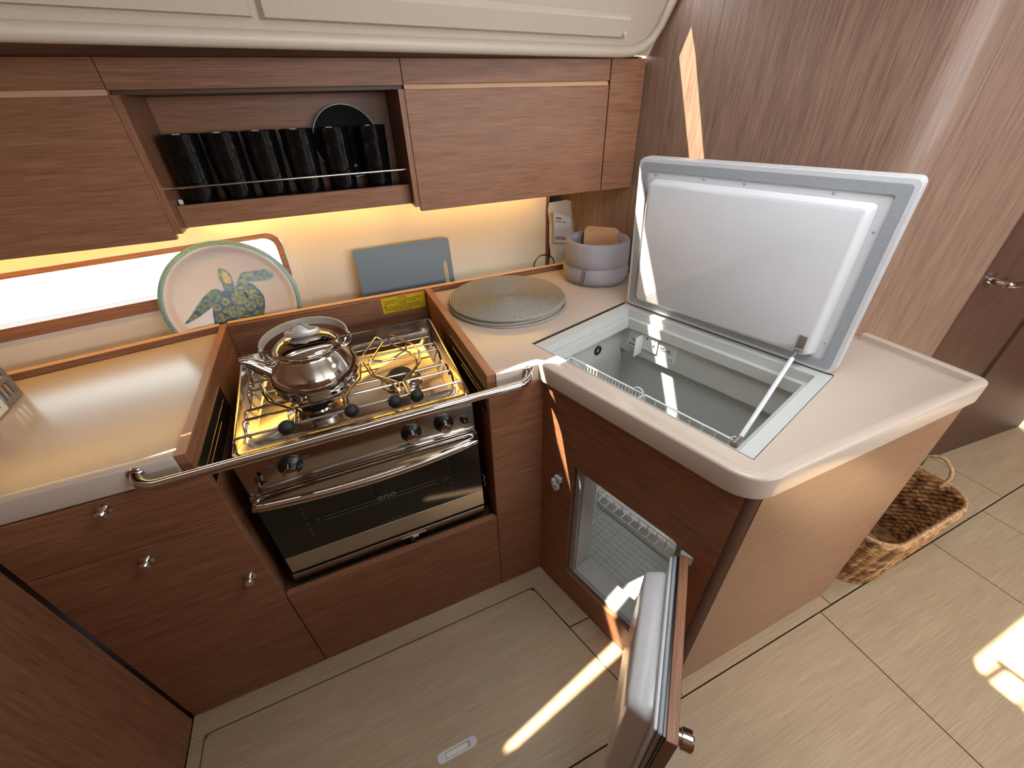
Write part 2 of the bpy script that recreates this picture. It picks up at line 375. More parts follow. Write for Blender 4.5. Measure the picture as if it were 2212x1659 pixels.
mk('door_handle', 'chrome', door, lambda b: (lathe(b, [(0, 0), (0.026, 0), (0.026, 0.007), (0.012, 0.010), (0.0095, 0.04), (0, 0.04)], (0.075, 0.965, -0.010), 20),
    tube(b, smooth_path([(0.075, 0.965, 0.02), (0.075, 0.965, 0.040), (0.11, 0.963, 0.045), (0.19, 0.958, 0.042)], 0.015), 0.0085, 10)), MW, True)
struct(mk('wall_far_forward', 'woodDark', None, lambda b: box(b, 0.50, 1.25, 0, 1.97, -0.05, -0.02), MW))

# back wall behind the worktop: cream panels, left one follows the hull and holds the window
WS = 0.17; wl = lambda x: 1.58 + WS*(x+0.12)
wdir = Vector((1, WS, 0)).normalized()
MWL = frame_mat((-0.12, 1.58, 0), wdir, (0, 0, 1))     # z axis points to the cabin
def wx(x): return (x + 0.12)/wdir.x
win = rrect(wx(-1.06), wx(-0.151), 0.972, 1.148, 0.045, 7)
struct(mk('wall_back_left', 'cream', None, lambda b: plate(b, [(wx(-1.15), 0.70), (0, 0.70), (0, 1.24), (wx(-1.15), 1.24)], [win], flat, -0.03, 0.0), MWL))
struct(mk('wall_back', 'cream', None, lambda b: box(b, -0.12, 0.832, 1.58, 1.61, 0.70, 1.24)))
struct(mk('wall_back_recess', 'woodZ', None, lambda b: (box(b, 0.78, 1.05, 1.76, 1.79, 0.60, 1.30), box(b, 0.834, 0.85, 1.585, 1.76, 0.6, 1.24), box(b, 0.72, 1.05, 1.56, 1.79, 1.245, 1.26), box(b, -1.15, 0.84, 1.46, 1.62, 0.755, 0.772))))
struct(mk('wall_hull', 'woodDarkX', None, lambda b: (box(b, -1.15, 0.84, 1.625, 1.64, 1.15, 1.62), box(b, 0.78, 1.02, 1.77, 1.80, 1.15, 1.62))))
w1 = struct(thing('window_1', 'long hull window in a brown wooden frame', 'window', (-0.6, 1.50, 0.97)))
del w1['category']
wing = rrect(wx(-1.03), wx(-0.172), 1.009, 1.131, 0.034, 7)
mk('window_frame', 'woodX', w1, lambda b: plate(b, rrect(wx(-1.058), wx(-0.153), 0.974, 1.146, 0.043, 7), [wing], flat, -0.045, 0.004), MWL)
mk('pane', 'pane', w1, lambda b: prism(b, rrect(wx(-1.045), wx(-0.165), 1.0, 1.138, 0.036, 7), flat, -0.036, -0.032), MWL)
mk('sealing_strip', 'white', w1, lambda b: plate(b, rrect(wx(-1.062), wx(-0.148), 0.970, 1.150, 0.046, 7), [rrect(wx(-1.058), wx(-0.152), 0.974, 1.146, 0.043, 7)], flat, 0.0, 0.003), MWL)
tag(mk('sea', 'sea', None, lambda b: box(b, -80, 80, 2.6, 150, -0.40, -0.35)), 'pale green sea water beyond the hull window', 'sea')['kind'] = 'stuff'

# headliner: sloping cream moulding above the wall cabinets, then the flat ceiling with open hatches
LK, LT = 0.55, 0.16
def LP(x, z, off=0.0):
    nrm = Vector((-LT, 1, LK)).normalized(); y = 1.30 - LT*(1.0-x) - LK*(z-1.57)
    return Vector((x, y, z)) - nrm*off
lfn = lambda a, b, h: LP(a, b, h)
slit = [(1.002, 1.748), (0.96, 1.757), (0.45, 1.766), (-0.20, 1.800), (-0.55, 1.865), (-1.0, 1.878), (-1.04, 1.868), (-1.0, 1.852), (-0.55, 1.820), (-0.20, 1.757), (0.45, 1.712), (0.985, 1.690)]
def liner(b):
    plate(b, [(-1.15, 1.575), (1.06, 1.575), (1.12, 1.97), (-1.15, 1.97)], [slit], lfn, -0.012, 0.0)
hl = struct(mk('ceiling_side', 'liner', None, liner))
def strip_lip(b):                                   # rolled lower edge that turns up at the bulkhead
    pts = [LP(-1.15 + i*0.1, 1.584, 0.004) for i in range(21)] + [LP(0.90, 1.584, 0.004), LP(0.95, 1.587, 0.004), LP(0.985, 1.597, 0.004), LP(1.010, 1.616, 0.004), LP(1.024, 1.645, 0.004), LP(1.034, 1.70, 0.004), LP(1.045, 1.80, 0.004)]
    tube(b, pts, [0.0145]*21 + [0.0145, 0.0145, 0.0145, 0.0140, 0.013, 0.013, 0.013], 14)
mk('moulded_lip', 'liner', hl, strip_lip, None, True, 60)
def raised(x0, x1, z0, z1, inset, h):
    def f(b):
        zz = lambda z, x: z
        v = [LP(x0, z0, 0.001), LP(x1, z0, 0.001), LP(x1, z1, 0.001), LP(x0, z1, 0.001), LP(x0+inset, z0+inset, h), LP(x1-inset, z0+inset, h), LP(x1-inset, z1-inset, h), LP(x0+inset, z1-inset, h)]
        add_faces(b, v, [(4, 5, 6, 7), (0, 1, 5, 4), (1, 2, 6, 5), (2, 3, 7, 6), (3, 0, 4, 7)])
    return f
mk('liner_panel', 'liner', hl, raised(-1.12, -0.03, 1.612, 1.665, 0.006, 0.012))
mk('liner_panel', 'liner', hl, raised(-0.02, 0.90, 1.610, 1.660, 0.008, 0.014))
mk('cover_cap', 'white', hl, lambda b: ball(b, LP(0.885, 1.625, 0.016), 0.006, 12, 8))
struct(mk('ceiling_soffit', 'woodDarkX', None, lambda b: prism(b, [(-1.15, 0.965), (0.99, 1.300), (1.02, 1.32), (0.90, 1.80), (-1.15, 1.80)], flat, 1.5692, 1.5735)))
cy = lambda x: 1.30 - LT*(1.0-x) - LK*0.38
struct(mk('ceiling', 'liner', None, lambda b: plate(b, [(-1.15, -2.3), (3.5, -2.3), (3.5, 0.75), (1.25, 0.75), (1.10, 1.10), (1.06, cy(1.06)+0.01), (-1.15, cy(-1.15)+0.01)],
    [rrect(0.30, 0.92, -0.10, 0.452, 0.05), rrect(1.70, 2.20, -0.40, -0.05, 0.05)], flat, 1.95, 1.98)))  # second opening, over the saloon, is added to light the forward wall
def hatch(b):
    for x0, x1, y0, y1 in ((0.30, 0.92, -0.10, 0.452),):
        tube(b, [(x0+0.10, y1-0.03, 1.962), (x0+0.13, y0, 1.962)], 0.010, 8)
        tube(b, [(x0, y1-0.12, 1.966), (x1, y1-0.15, 1.966)], 0.007, 8)
        tube(b, [(x0+0.005, y1-0.045, 1.964), (x0+0.09, y1-0.05, 1.964)], 0.011, 8)
struct(mk('window_2', 'rubber', None, hatch))['label'] = 'bars of the open hatch above the galley'

# ================================================================ BASE CABINETS
cab = thing('drawer_cabinet', 'dark walnut base cabinet with two drawers and a door left of the stove', 'cabinet', (-0.53, 1.1, 0))
mk('carcass', 'woodDarkX', cab, lambda b: (box(b, -1.14, -0.385, 0.815, 1.30, 0.0, 0.868),))
mk('plinth', 'woodX', cab, lambda b: box(b, -0.72, -0.354, 0.802, 0.815, 0.0, 0.03))
def knob(b):
    lathe(b, [(0, 0), (0.0135, 0), (0.0135, 0.003), (0.008, 0.005), (0.0055, 0.010), (0.009, 0.016), (0.0105, 0.021), (0.008, 0.025), (0, 0.0255)], (0, 0, 0), 20)
def face(parent, name, x0, x1, z0, z1, kx, kz, y=0.796, th=0.018):
    d = mk(name, 'woodX', parent, lambda b: rbox(b, x0, x1, y, y+th, z0, z1, 0.0012, 1))
    if kx is not None: mk('knob', 'chrome', d, knob, Matrix.Translation((kx, y, kz)) @ Matrix.Rotation(R(90), 4, 'X'), True, 40)
    return d
face(cab, 'drawer', -0.718, -0.353, 0.7185, 0.866, -0.531, 0.845)
face(cab, 'drawer', -0.718, -0.353, 0.5525, 0.7165, -0.535, 0.680)
face(cab, 'door', -0.718, -0.353, 0.004, 0.5505, -0.393, 0.517)

# bay that houses the stove
bay = thing('stove_bay', 'dark walnut bay lining around the stove', 'cabinet', (-0.05, 1.1, 0))
mk('side_board', 'woodY', bay, lambda b: rbox(b, -0.385, -0.365, 0.797, 1.43, 0.0, ZR, 0.001, 1))
mk('side_board', 'woodY', bay, lambda b: rbox(b, 0.264, 0.287, 0.797, 1.43, 0.0, ZR, 0.001, 1))
bb = mk('back_board', 'woodX', bay, lambda b: rbox(b, -0.365, 0.264, 1.418, 1.438, 0.0, ZR-0.001, 0.001, 1))
mk('bottom_board', 'woodDarkX', bay, lambda b: box(b, -0.365, 0.264, 0.815, 1.418, 0.34, 0.36))
for x0, x1 in ((-0.3846, -0.3654), (0.2644, 0.2866)):
    mk('lit_edge_strip', 'woodLitEdge', bay, lambda b: rbox(b, x0, x1, 0.7965, 1.437, ZR, ZR+0.002, 0.0008, 1))
mk('front_panel', 'woodX', bay, lambda b: rbox(b, -0.350, 0.2625, 0.796, 0.815, 0.004, 0.386, 0.0012, 1))
for s, x in ((1, -0.365), (-1, 0.264)):
    mk('gimbal_rail', 'brushed', bay, lambda b: (box(b, min(x, x+s*0.003), max(x, x+s*0.003), 0.83, 1.10, 0.845, 0.850), box(b, min(x, x+s*0.003), max(x, x+s*0.003), 0.83, 1.02, 0.830, 0.834), box(b, min(x, x+s*0.0025), max(x, x+s*0.0025), 0.81, 1.12, 0.80, 0.88)) , None)
# yellow warning sticker on the back board
st = mk('warning_label', 'yellow', bb, lambda b: box(b, 0.105, 0.258, 1.4172, 1.4178, 0.862, 0.9185))
MT = lambda x, z: frame_mat((x, 1.4170, z), (1, 0, 0), (0, 0, 1))
def lines(parent, rows, x0, w, zt, dz, size):
    for k, (t, dx, big) in enumerate(rows):
        text_mesh('printed_line', t, size*(1.25 if big else 1), 'ink', bb, MT(x0 + w/2 + dx, zt - dz*k), bold=0.00012)
lines(st, [('WARNING', 0, 1), ('Avoid asphyxiation. Provide ventilation when the cooking', 0, 0), ('appliance is in use. Do not use for space heating.', -0.006, 0), ('DANGER', 0, 1),
    ('This cooker is a fire hazard. Beware of explosion', 0.008, 0), ('danger. Required ventilation. Shut off gas at the bottle', 0, 0), ('when cooker is not in use.', 0, 0)], 0.108, 0.138, 0.9135, 0.0075, 0.0056)
mk('warning_triangle', 'ink', bb, lambda b: plate(b, [(0.110, 0.8815), (0.1225, 0.8815), (0.11625, 0.8935)], [[(0.1122, 0.8829), (0.1203, 0.8829), (0.11625, 0.8906)]], lambda a, c, h: (a, h, c), 1.4166, 1.4172))
mk('triangle_mark', 'ink', bb, lambda b: (box(b, 0.1158, 0.1167, 1.4166, 1.4172, 0.8848, 0.8888), box(b, 0.1158, 0.1167, 1.4166, 1.4172, 0.8836, 0.8843)))

nar = thing('filler_cabinet', 'narrow walnut base panel between stove and fridge island', 'cabinet', (0.34, 0.85, 0))
mk('front_panel', 'woodX', nar, lambda b: rbox(b, 0.2655, 0.424, 0.796, 0.815, 0.004, 0.868, 0.0012, 1))
mk('carcass', 'woodDarkX', nar, lambda b: box(b, 0.288, 0.398, 0.816, 1.40, 0.0, 0.866))

# ================================================================ FRIDGE ISLAND
isl = thing('fridge_island', 'walnut island cabinet built around the top-loading fridge', 'cabinet', (0.85, 0.55, 0))
mk('face_panel', 'woodY', isl, lambda b: plate(b, [(-0.527, 0.004), (-0.001, 0.004), (-0.001, 0.868), (-0.527, 0.868)], [[(-0.455, 0.133), (-0.125, 0.133), (-0.125, 0.640), (-0.455, 0.640)]], lambda a, c, h: (h, a, c), 0.0, 0.022), MF)
A_ = FP(0, -0.527)
def post(b):
    a = Vector((A_.x, A_.y)); e = Vector((0.616, 0.2865)); t = Vector((0.580, 0.280)); p = [a*(1-k/8)**2 + t*2*(k/8)*(1-k/8) + e*(k/8)**2 for k in range(9)]
    pts = [(q.x, q.y) for q in p] + [(0.616, 0.32), (0.60, 0.33)]
    prism(b, pts, flat, 0.0, 0.868)
mk('corner_post', 'post', isl, post, None, True, 30)
mk('end_panel', 'woodGlossX', isl, lambda b: rbox(b, 0.617, 1.284, 0.2855, 0.304, 0.075, 0.868, 0.001, 1))
mk('skirting', 'woodGlossX', isl, lambda b: rbox(b, 0.617, 1.284, 0.2858, 0.304, 0.0, 0.0735, 0.001, 1))
mk('side_panel', 'woodY', isl, lambda b: box(b, 1.266, 1.284, 0.3045, 0.585, 0.0, 0.868))

# ================================================================ WORKTOPS
wtL = thing('worktop', 'pale composite worktop left of the stove, below the window', 'worktop', (-0.75, 1.05, ZB))
fbL = lambda x: 1.430 + WS*(x+0.365) if x < -0.365 else 1.430
def wtl(b):
    plate(b, [(-1.14, 0.798), (-0.387, 0.798), (-0.387, fbL(-0.387)), (-1.14, fbL(-1.14))], [], flat, ZB, ZS)
mk('slab', 'counter', wtL, wtl)
mk('front_rim', 'counter', wtL, lambda b: rbox(b, -1.14, -0.3865, 0.796, 0.820, ZB, ZR, 0.004, 3), None, True)
wtR = thing('worktop', 'pale composite corner worktop with the fridge opening', 'worktop', (0.75, 0.9, ZB))
c = lambda u, e: (FP(u, e).x, FP(u, e).y)
def arc3(p0, p1, p2, n=6):
    p0, p1, p2 = Vector(p0), Vector(p1), Vector(p2)
    return [tuple(p0*(1-k/n)**2 + p1*2*(k/n)*(1-k/n) + p2*(k/n)**2) for k in range(n+1)]
bl = lambda y: B0.x + (B0.y-y)*0.29664 - 0.002
corner = c(-0.012, -0.556); Pc = Vector((corner[0], 0.272))
outer = [(0.288, 0.802), c(-0.006, 0.004)] + arc3(c(-0.006, -0.485), (Pc.x+0.006, 0.280), (Pc.x+0.06, 0.280)) + arc3((1.255, 0.280), (1.285, 0.280), (1.285, 0.310)) + \
    [(1.285, 0.552), (bl(0.665), 0.665), (bl(1.43), 1.43), (0.288, 1.43)]
hole = [c(0.063, -0.503), c(0.485, -0.503), c(0.485, 0.116), c(0.063, 0.116)]
def wtr(b):
    plate(b, outer, [hole], flat, ZB, ZS+0.002)
mk('slab', 'counter', wtR, wtr)
def rim_loft(b, path, w1, w2, inward=1):
    """lip swept along a path of outer-edge points: outer face, rounded crest, foot on the work surface"""
    P = [Vector((x, y)) for x, y in path]; n = len(P); rows = []
    for i in range(n):
        t = (P[min(i+1, n-1)] - P[max(i-1, 0)]).normalized(); nrm = Vector((-t.y, t.x))*inward
        a, c_ = w1[i], w2[i]
        prof = [(0, ZB), (0, ZR-0.006), (0.0015, ZR-0.002), (0.005, ZR), (a-0.004, ZR), (a, ZR-0.0015), (c_-0.001, ZS+0.0035), (c_+0.002, ZS+0.0018), (c_+0.002, ZB+0.004)]
        rows.append([b.verts.new((P[i].x + nrm.x*d, P[i].y + nrm.y*d, z)) for d, z in prof])
    m = len(rows[0])
    for p, q in zip(rows, rows[1:]):
        for k in range(m): b.faces.new((p[k], p[(k+1) % m], q[(k+1) % m], q[k]))
    b.faces.new(rows[0]); b.faces.new(rows[-1][::-1])
fe = [c(-0.0125, 0.006 - 0.02*k) for k in range(24)]
cn = arc3(c(-0.0125, -0.49), (Pc.x, 0.2715), (Pc.x+0.055, 0.2715), 12)
ie = [(Pc.x+0.06+0.03*k, 0.2715) for k in range(1, 21)]
ie = [p for p in ie if p[0] < 1.25]
ce = arc3((1.262, 0.2715), (1.2925, 0.2715), (1.2925, 0.302), 8)
ee = [(1.2925, 0.302 + 0.03*k) for k in range(1, 9)]
pth = [(0.2885, 0.796), (0.32, 0.796), (0.36, 0.796), (0.395, 0.796)] + arc3((0.405, 0.796), c(-0.0125, 0.0), c(-0.0125, -0.018), 4) + fe[3:] + cn + ie + ce + ee
W1 = []; W2 = []
for i, (x, y) in enumerate(pth):
    f_ = 1.0 if i >= 8 + len(fe[3:]) + 6 else (0.0 if 6 <= i < 8 + len(fe[3:]) - 3 else (0.7 if i < 6 else (i - (8 + len(fe[3:]) - 3))/9.0))
    W1.append(0.012 + 0.013*f_); W2.append(0.052 - 0.025*f_)
mk('raised_rim', 'counter', wtR, lambda b: rim_loft(b, pth, W1, W2), None, True, 50)

# wooden fiddle boards at the back of the worktops
fR = thing('fiddle_board', 'wooden fiddle board along the back behind stove and placemats', 'fiddle rail', (0.3, 1.44, ZS))
mk('board', 'woodX', fR, lambda b: rbox(b, -0.365, 0.985, 1.4385, 1.4505, ZB, ZR+0.0005, 0.001, 1))
mk('inner_face', 'woodX', fR, lambda b: box(b, 0.288, 0.985, 1.4305, 1.4385, ZS+0.003, ZR-0.001))
mk('lit_edge_strip', 'woodPaleLit', fR, lambda b: rbox(b, -0.365, 0.985, 1.4315, 1.4515, ZR+0.0008, ZR+0.0026, 0.0006, 1))
fL = thing('fiddle_board', 'wooden fiddle board at the back of the left worktop under the window', 'fiddle rail', (-0.75, 1.38, ZS))
MFL = frame_mat((-0.385, 1.4275, 0), wdir, (0, 0, 1))
mk('board', 'woodX', fL, lambda b: rbox(b, -0.77, 0.0, ZB, ZR, -0.020, -0.001, 0.001, 1), MFL)
mk('lit_edge_strip', 'woodPaleLit', fL, lambda b: rbox(b, -0.77, 0.0, ZR, ZR+0.002, -0.0205, -0.0005, 0.0006, 1), MFL)

# ================================================================ WALL CABINETS
ZT = 1.5688; YU = 1.30
def cabinet(name, label, x0, x1, mirror=None):
    t = thing(name, label, 'cabinet', ((x0+x1)/2, 1.43, 1.21))
    mk('carcass', 'woodX', t, lambda b: box(b, x0+0.001, x1-0.001, YU+0.018, 1.56, 1.224, ZT))
    mk('top_rail', 'woodX', t, lambda b: rbox(b, x0, x1, YU, YU+0.018, 1.5155, ZT, 0.001, 1))
    d = mk('door', 'woodX', t, lambda b: rbox(b, x0, x1, YU, YU+0.018, 1.2095, 1.5045, 0.0012, 1))
    mk('finger_groove', 'woodPaleLit', d, lambda b: hexa(b, [(x0+0.002, YU+0.001, 1.5045), (x1-0.002, YU+0.001, 1.5045), (x1-0.002, YU+0.017, 1.5045), (x0+0.002, YU+0.017, 1.5045), (x0+0.002, YU+0.008, 1.5155), (x1-0.002, YU+0.008, 1.5155), (x1-0.002, YU+0.017, 1.5155), (x0+0.002, YU+0.017, 1.5155)]))
    return t
cabinet('wall_cabinet', 'walnut wall cabinet left of the cup shelf with a pale finger groove', -1.12, -0.3525)
cabinet('wall_cabinet', 'walnut wall cabinet right of the cup shelf with a pale finger groove', 0.2665, 0.894)
fil = thing('corner_cabinet', 'narrow walnut filler between wall cabinet and bulkhead', 'panel', (0.96, 1.43, 1.21))
mk('front_panel', 'woodX', fil, lambda b: rbox(b, 0.898, 1.0235, YU+0.001, YU+0.019, 1.2095, ZT, 0.001, 1))
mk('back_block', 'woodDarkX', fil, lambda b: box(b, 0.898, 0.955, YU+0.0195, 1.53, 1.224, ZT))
shf = thing('open_shelf', 'open walnut shelf niche holding the black tumblers', 'shelf', (-0.04, 1.43, 1.226))
X0, X1 = -0.3515, 0.2655
mk('header', 'woodX', shf, lambda b: rbox(b, X0, X1, YU+0.001, YU+0.019, 1.5135, ZT, 0.001, 1))
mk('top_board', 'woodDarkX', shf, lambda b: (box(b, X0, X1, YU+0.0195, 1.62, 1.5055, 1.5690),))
mk('back_panel', 'woodX', shf, lambda b: box(b, X0, X1, 1.505, 1.52, 1.226, 1.505))
mk('side_board', 'woodZ', shf, lambda b: box(b, X0, X0+0.016, YU+0.002, 1.505, 1.222, 1.5053))
mk('side_board', 'woodZ', shf, lambda b: box(b, X1-0.014, X1, YU+0.002, 1.505, 1.222, 1.5053))
mk('shelf_board', 'woodX', shf, lambda b: box(b, X0+0.0165, X1-0.0145, 1.361, 1.5045, 1.226, 1.2395))
mk('front_lip', 'woodX', shf, lambda b: rbox(b, X0+0.0165, X1-0.0145, 1.345, 1.3605, 1.226, 1.2785, 0.001, 1))
mk('shelf_clip', 'white', shf, lambda b: rbox(b, X0+0.020, X0+0.030, 1.362, 1.370, 1.2785, 1.290, 0.002, 1))
mk('guard_rod', 'steel', shf, lambda b: tube(b, [(X0+0.0165, 1.348, 1.318), (X1-0.0145, 1.348, 1.318)], 0.0032, 10), None, True)
for x0, x1, y, z, lab, MM in ((wx(-1.08), wx(-0.375), 0.065, 1.2165, 'warm LED strip under the wall cabinet above the window', MWL), (-0.33, 0.245, 1.515, 1.2185, 'warm LED strip under the cup shelf', None), (0.28, 0.80, 1.515, 1.2165, 'warm LED strip under the wall cabinet above the chopping board', None)):
    cx0 = Vector(((x0+x1)/2, y, z)) if MM is None else MM @ Vector(((x0+x1)/2, z, y))
    t = thing('led_strip', lab, 'light', tuple(cx0), 'under-cabinet LED strips')
    for nm_, mt_, h_, za, zb in (('housing', 'brushed', 0.008, z+0.003, z+0.0070), ('diffuser', 'led', 0.006, z, z+0.0029)):
        if MM is None: mk(nm_, mt_, t, lambda b: box(b, x0, x1, y-h_, y+h_, za, zb))
        else: mk(nm_, mt_, t, lambda b: box(b, x0, x1, za, zb, y-h_, y+h_), MM)

# tumblers: six nested pairs
def tumbler(b):
    lathe(b, [(0, 0), (0.031, 0), (0.0335, 0.003), (0.0365, 0.05), (0.0395, 0.10), (0.0415, 0.148), (0.0425, 0.150), (0.0405, 0.1495), (0.0385, 0.10), (0.0335, 0.022), (0.030, 0.012), (0, 0.010)], (0, 0, 0), 36)
cup0 = None
for k, x in enumerate((-0.281, -0.194, -0.106, -0.016, 0.075, 0.176)):
    where = ['beside the shelf wall nearest the window', 'second from the shelf wall nearest the window', 'third from the shelf wall nearest the window', 'just clear of the black plate', 'overlapping the middle of the black plate', 'beside the shelf wall nearest the bulkhead'][k]
    for up in (0, 1):
        if cup0 is None:
            cup0 = mk('tumbler', 'glassblack', None, tumbler, Matrix.Identity(4), True, 40); o = cup0
        else:
            o = cup0.copy(); COL.objects.link(o)
        o.location = (x + 0.001*up, 1.405 + 0.004*((k*7) % 3 - 1), 1.2396 + 0.0385*up); o.rotation_euler = (0, 0, 0.9*k + 0.5*up)
        o['category'] = 'tumbler'; o['group'] = ('upper' if up else 'lower') + ' tumblers of the six nested pairs'
        o['label'] = ('upper' if up else 'lower') + ' black tumbler of the nested pair ' + where
pl = thing('black_plate', 'round black plate with pale rim leaning behind the tumblers', 'plate', (0.115, 1.478, 1.2396))
MP = frame_mat((0.115, 1.472, 1.388), (1, 0, 0), Vector((0, math.sin(R(10)), math.cos(R(10)))))
pr0 = 0.0925
mk('dish', 'plateblack', pl, lambda b: lathe(b, [(0, 0.002), (0.055, 0.002), (0.060, 0.004), (pr0-0.0015, 0.006), (pr0-0.0015, 0.000), (0.060, -0.005), (0, -0.005)], (0, 0, 0), 48), MP, True)
mk('rim', 'rim', pl, lambda b: tube(b, [((pr0-0.001)*math.cos(R(7.5*k)), (pr0-0.001)*math.sin(R(7.5*k)), 0.005) for k in range(48)], 0.0016, 6, True), MP, True)
text_mesh('lettering', 'an', 0.012, 'sticker', pl, MP @ Matrix.Translation((0.006, -0.062, 0.0058)))

# ================================================================ STOVE
stv = thing('gas_stove', 'gimballed stainless steel gas stove with oven in the bay', 'stove', (-0.045, 1.05, 0.36))
SX0, SX1 = -0.321, 0.234
mk('body', 'brushed', stv, lambda b: (box(b, SX0+0.012, SX1-0.012, 0.852, 1.25, 0.41, 0.80),))
mk('side_plate', 'rubber', stv, lambda b: box(b, SX0, SX0+0.011, 0.856, 1.25, 0.41, 0.80))
mk('side_plate', 'rubber', stv, lambda b: box(b, SX1-0.011, SX1, 0.856, 1.25, 0.41, 0.80))
# hob tray: pressed pan with upstands
def tray(b):
    zf, zr = 0.835, 0.886
    o = rrect(SX0, SX1, 0.850, 1.260, 0.012, 4); n = len(o)
    i1 = rrect(SX0+0.004, SX1-0.004, 0.858, 1.256, 0.012, 4); i2 = rrect(SX0+0.028, SX1-0.028, 0.884, 1.228, 0.03, 4); i3 = rrect(SX0+0.040, SX1-0.040, 0.897, 1.216, 0.03, 4)
    hz = lambda y, lo, hi: hi if y > 0.875 else lo
    L = [[(x, y, 0.80) for x, y in o], [(x, y, hz(y, 0.842, zr)) for x, y in o], [(x, y, hz(y, 0.842, zr)) for x, y in i1], [(x, y, zf+0.004) for x, y in i1], [(x, y, zf+0.004) for x, y in i2], [(x, y, zf-0.006) for x, y in i3]]
    V = [[b.verts.new(p) for p in l] for l in L]
    for a, c_ in zip(V, V[1:]):
        for k in range(n): b.faces.new((a[k], a[(k+1) % n], c_[(k+1) % n], c_[k]))
    b.faces.new(V[-1])
mk('hob_tray', 'steel', stv, tray, None, True, 40)
for nm, bx, by, r in (('burner', -0.140, 0.990, 0.052), ('burner', 0.083, 1.012, 0.040)):
    bn = mk(nm, 'steel', stv, lambda b: lathe(b, [(r*1.45, -0.004), (r*1.40, 0.004), (r*1.12, 0.010), (r*1.02, 0.004), (r*0.98, 0.018), (r*0.90, 0.020), (0, 0.020)], (bx, by, 0.829), 36), None, True)
    mk('burner_cap', 'rubber', bn, lambda b: lathe(b, [(0, 0.0205), (r*0.80, 0.0205), (r*0.82, 0.026), (r*0.74, 0.030), (0, 0.031)], (bx, by, 0.829), 32), None, True)
for k, y in enumerate((1.157, 1.108, 1.067, 0.976, 0.937, 0.872)):
    e = 0.012 if k == 5 else 0.026
    zt = 0.874
    mk('grid_wire', 'steel', stv, lambda b: tube(b, smooth_path([(SX0+e-0.004, y-0.006, 0.838), (SX0+e, y, zt), (SX1-e, y, zt), (SX1-e+0.004, y-0.006, 0.838)], 0.012), 0.0032, 8), None, True)
# pot holders of bent wire: base on the front wire, hexagonal arms round the burner
def arm(parent_name, pts, r=0.0028, mat='wire'):
    return mk(parent_name, mat, stv, lambda b: tube(b, smooth_path(pts, 0.008), r, 8), None, True)
zc, zh = 0.880, 0.902
arm('pot_holder', [(0.062, 0.872, 0.877), (0.055, 0.925, zc), (0.008, 0.985, zc+0.006), (-0.002, 1.03, zh), (0.000, 1.07, zh), (0.050, 1.165, 0.905), (0.068, 1.155, 0.890), (0.018, 1.065, 0.886), (0.008, 1.03, 0.886), (0.016, 0.995, 0.878), (0.066, 0.935, 0.878), (0.070, 0.872, 0.877)])
arm('pot_holder', [(0.080, 0.872, 0.877), (0.078, 0.925, zc), (0.140, 0.995, zc+0.006), (0.148, 1.03, zh), (0.140, 1.075, zh), (0.090, 1.165, 0.905), (0.080, 1.14, 0.890), (0.128, 1.055, 0.886), (0.136, 1.02, 0.886), (0.130, 0.99, 0.878), (0.088, 0.930, 0.878), (0.088, 0.872, 0.877)])
arm('pot_holder', [(0.010, 1.06, 0.890), (0.045, 1.050, 0.884), (0.075, 1.052, 0.884), (0.115, 1.075, 0.888), (0.128, 1.10, 0.896)])
arm('pot_holder', [(-0.060, 0.872, 0.877), (-0.062, 0.925, zc), (-0.020, 0.985, zc+0.006), (-0.012, 1.03, zh), (-0.020, 1.07, zh), (-0.048, 1.10, 0.898), (-0.036, 1.06, 0.886), (-0.028, 1.02, 0.886), (-0.034, 0.99, 0.878), (-0.070, 0.935, 0.878), (-0.070, 0.872, 0.877)])
arm('pot_holder', [(-0.180, 0.872, 0.877), (-0.178, 0.92, zc), (-0.235, 0.975, zc+0.004), (-0.250, 1.01, 0.895), (-0.250, 1.03, 0.912), (-0.240, 1.00, 0.893), (-0.222, 0.965, 0.880), (-0.170, 0.915, 0.878), (-0.170, 0.872, 0.877)], 0.0030, 'steel')
for x, y, r in ((-0.196, 0.860, 0.0175), (-0.056, 0.860, 0.0165), (0.044, 0.852, 0.0165), (0.097, 0.853, 0.0165)):
    kn = mk('clamp_knob', 'rubber', stv, lambda b: lathe(b, [(0, 0), (0.010, 0), (r*0.95, 0.010), (r, 0.017), (r*0.9, 0.023), (r*0.5, 0.028), (0, 0.029)], (0, 0, 0), 24), Matrix.Translation((x, y+0.006, 0.879)) @ Matrix.Rotation(R(72), 4, 'X'), True, 50)
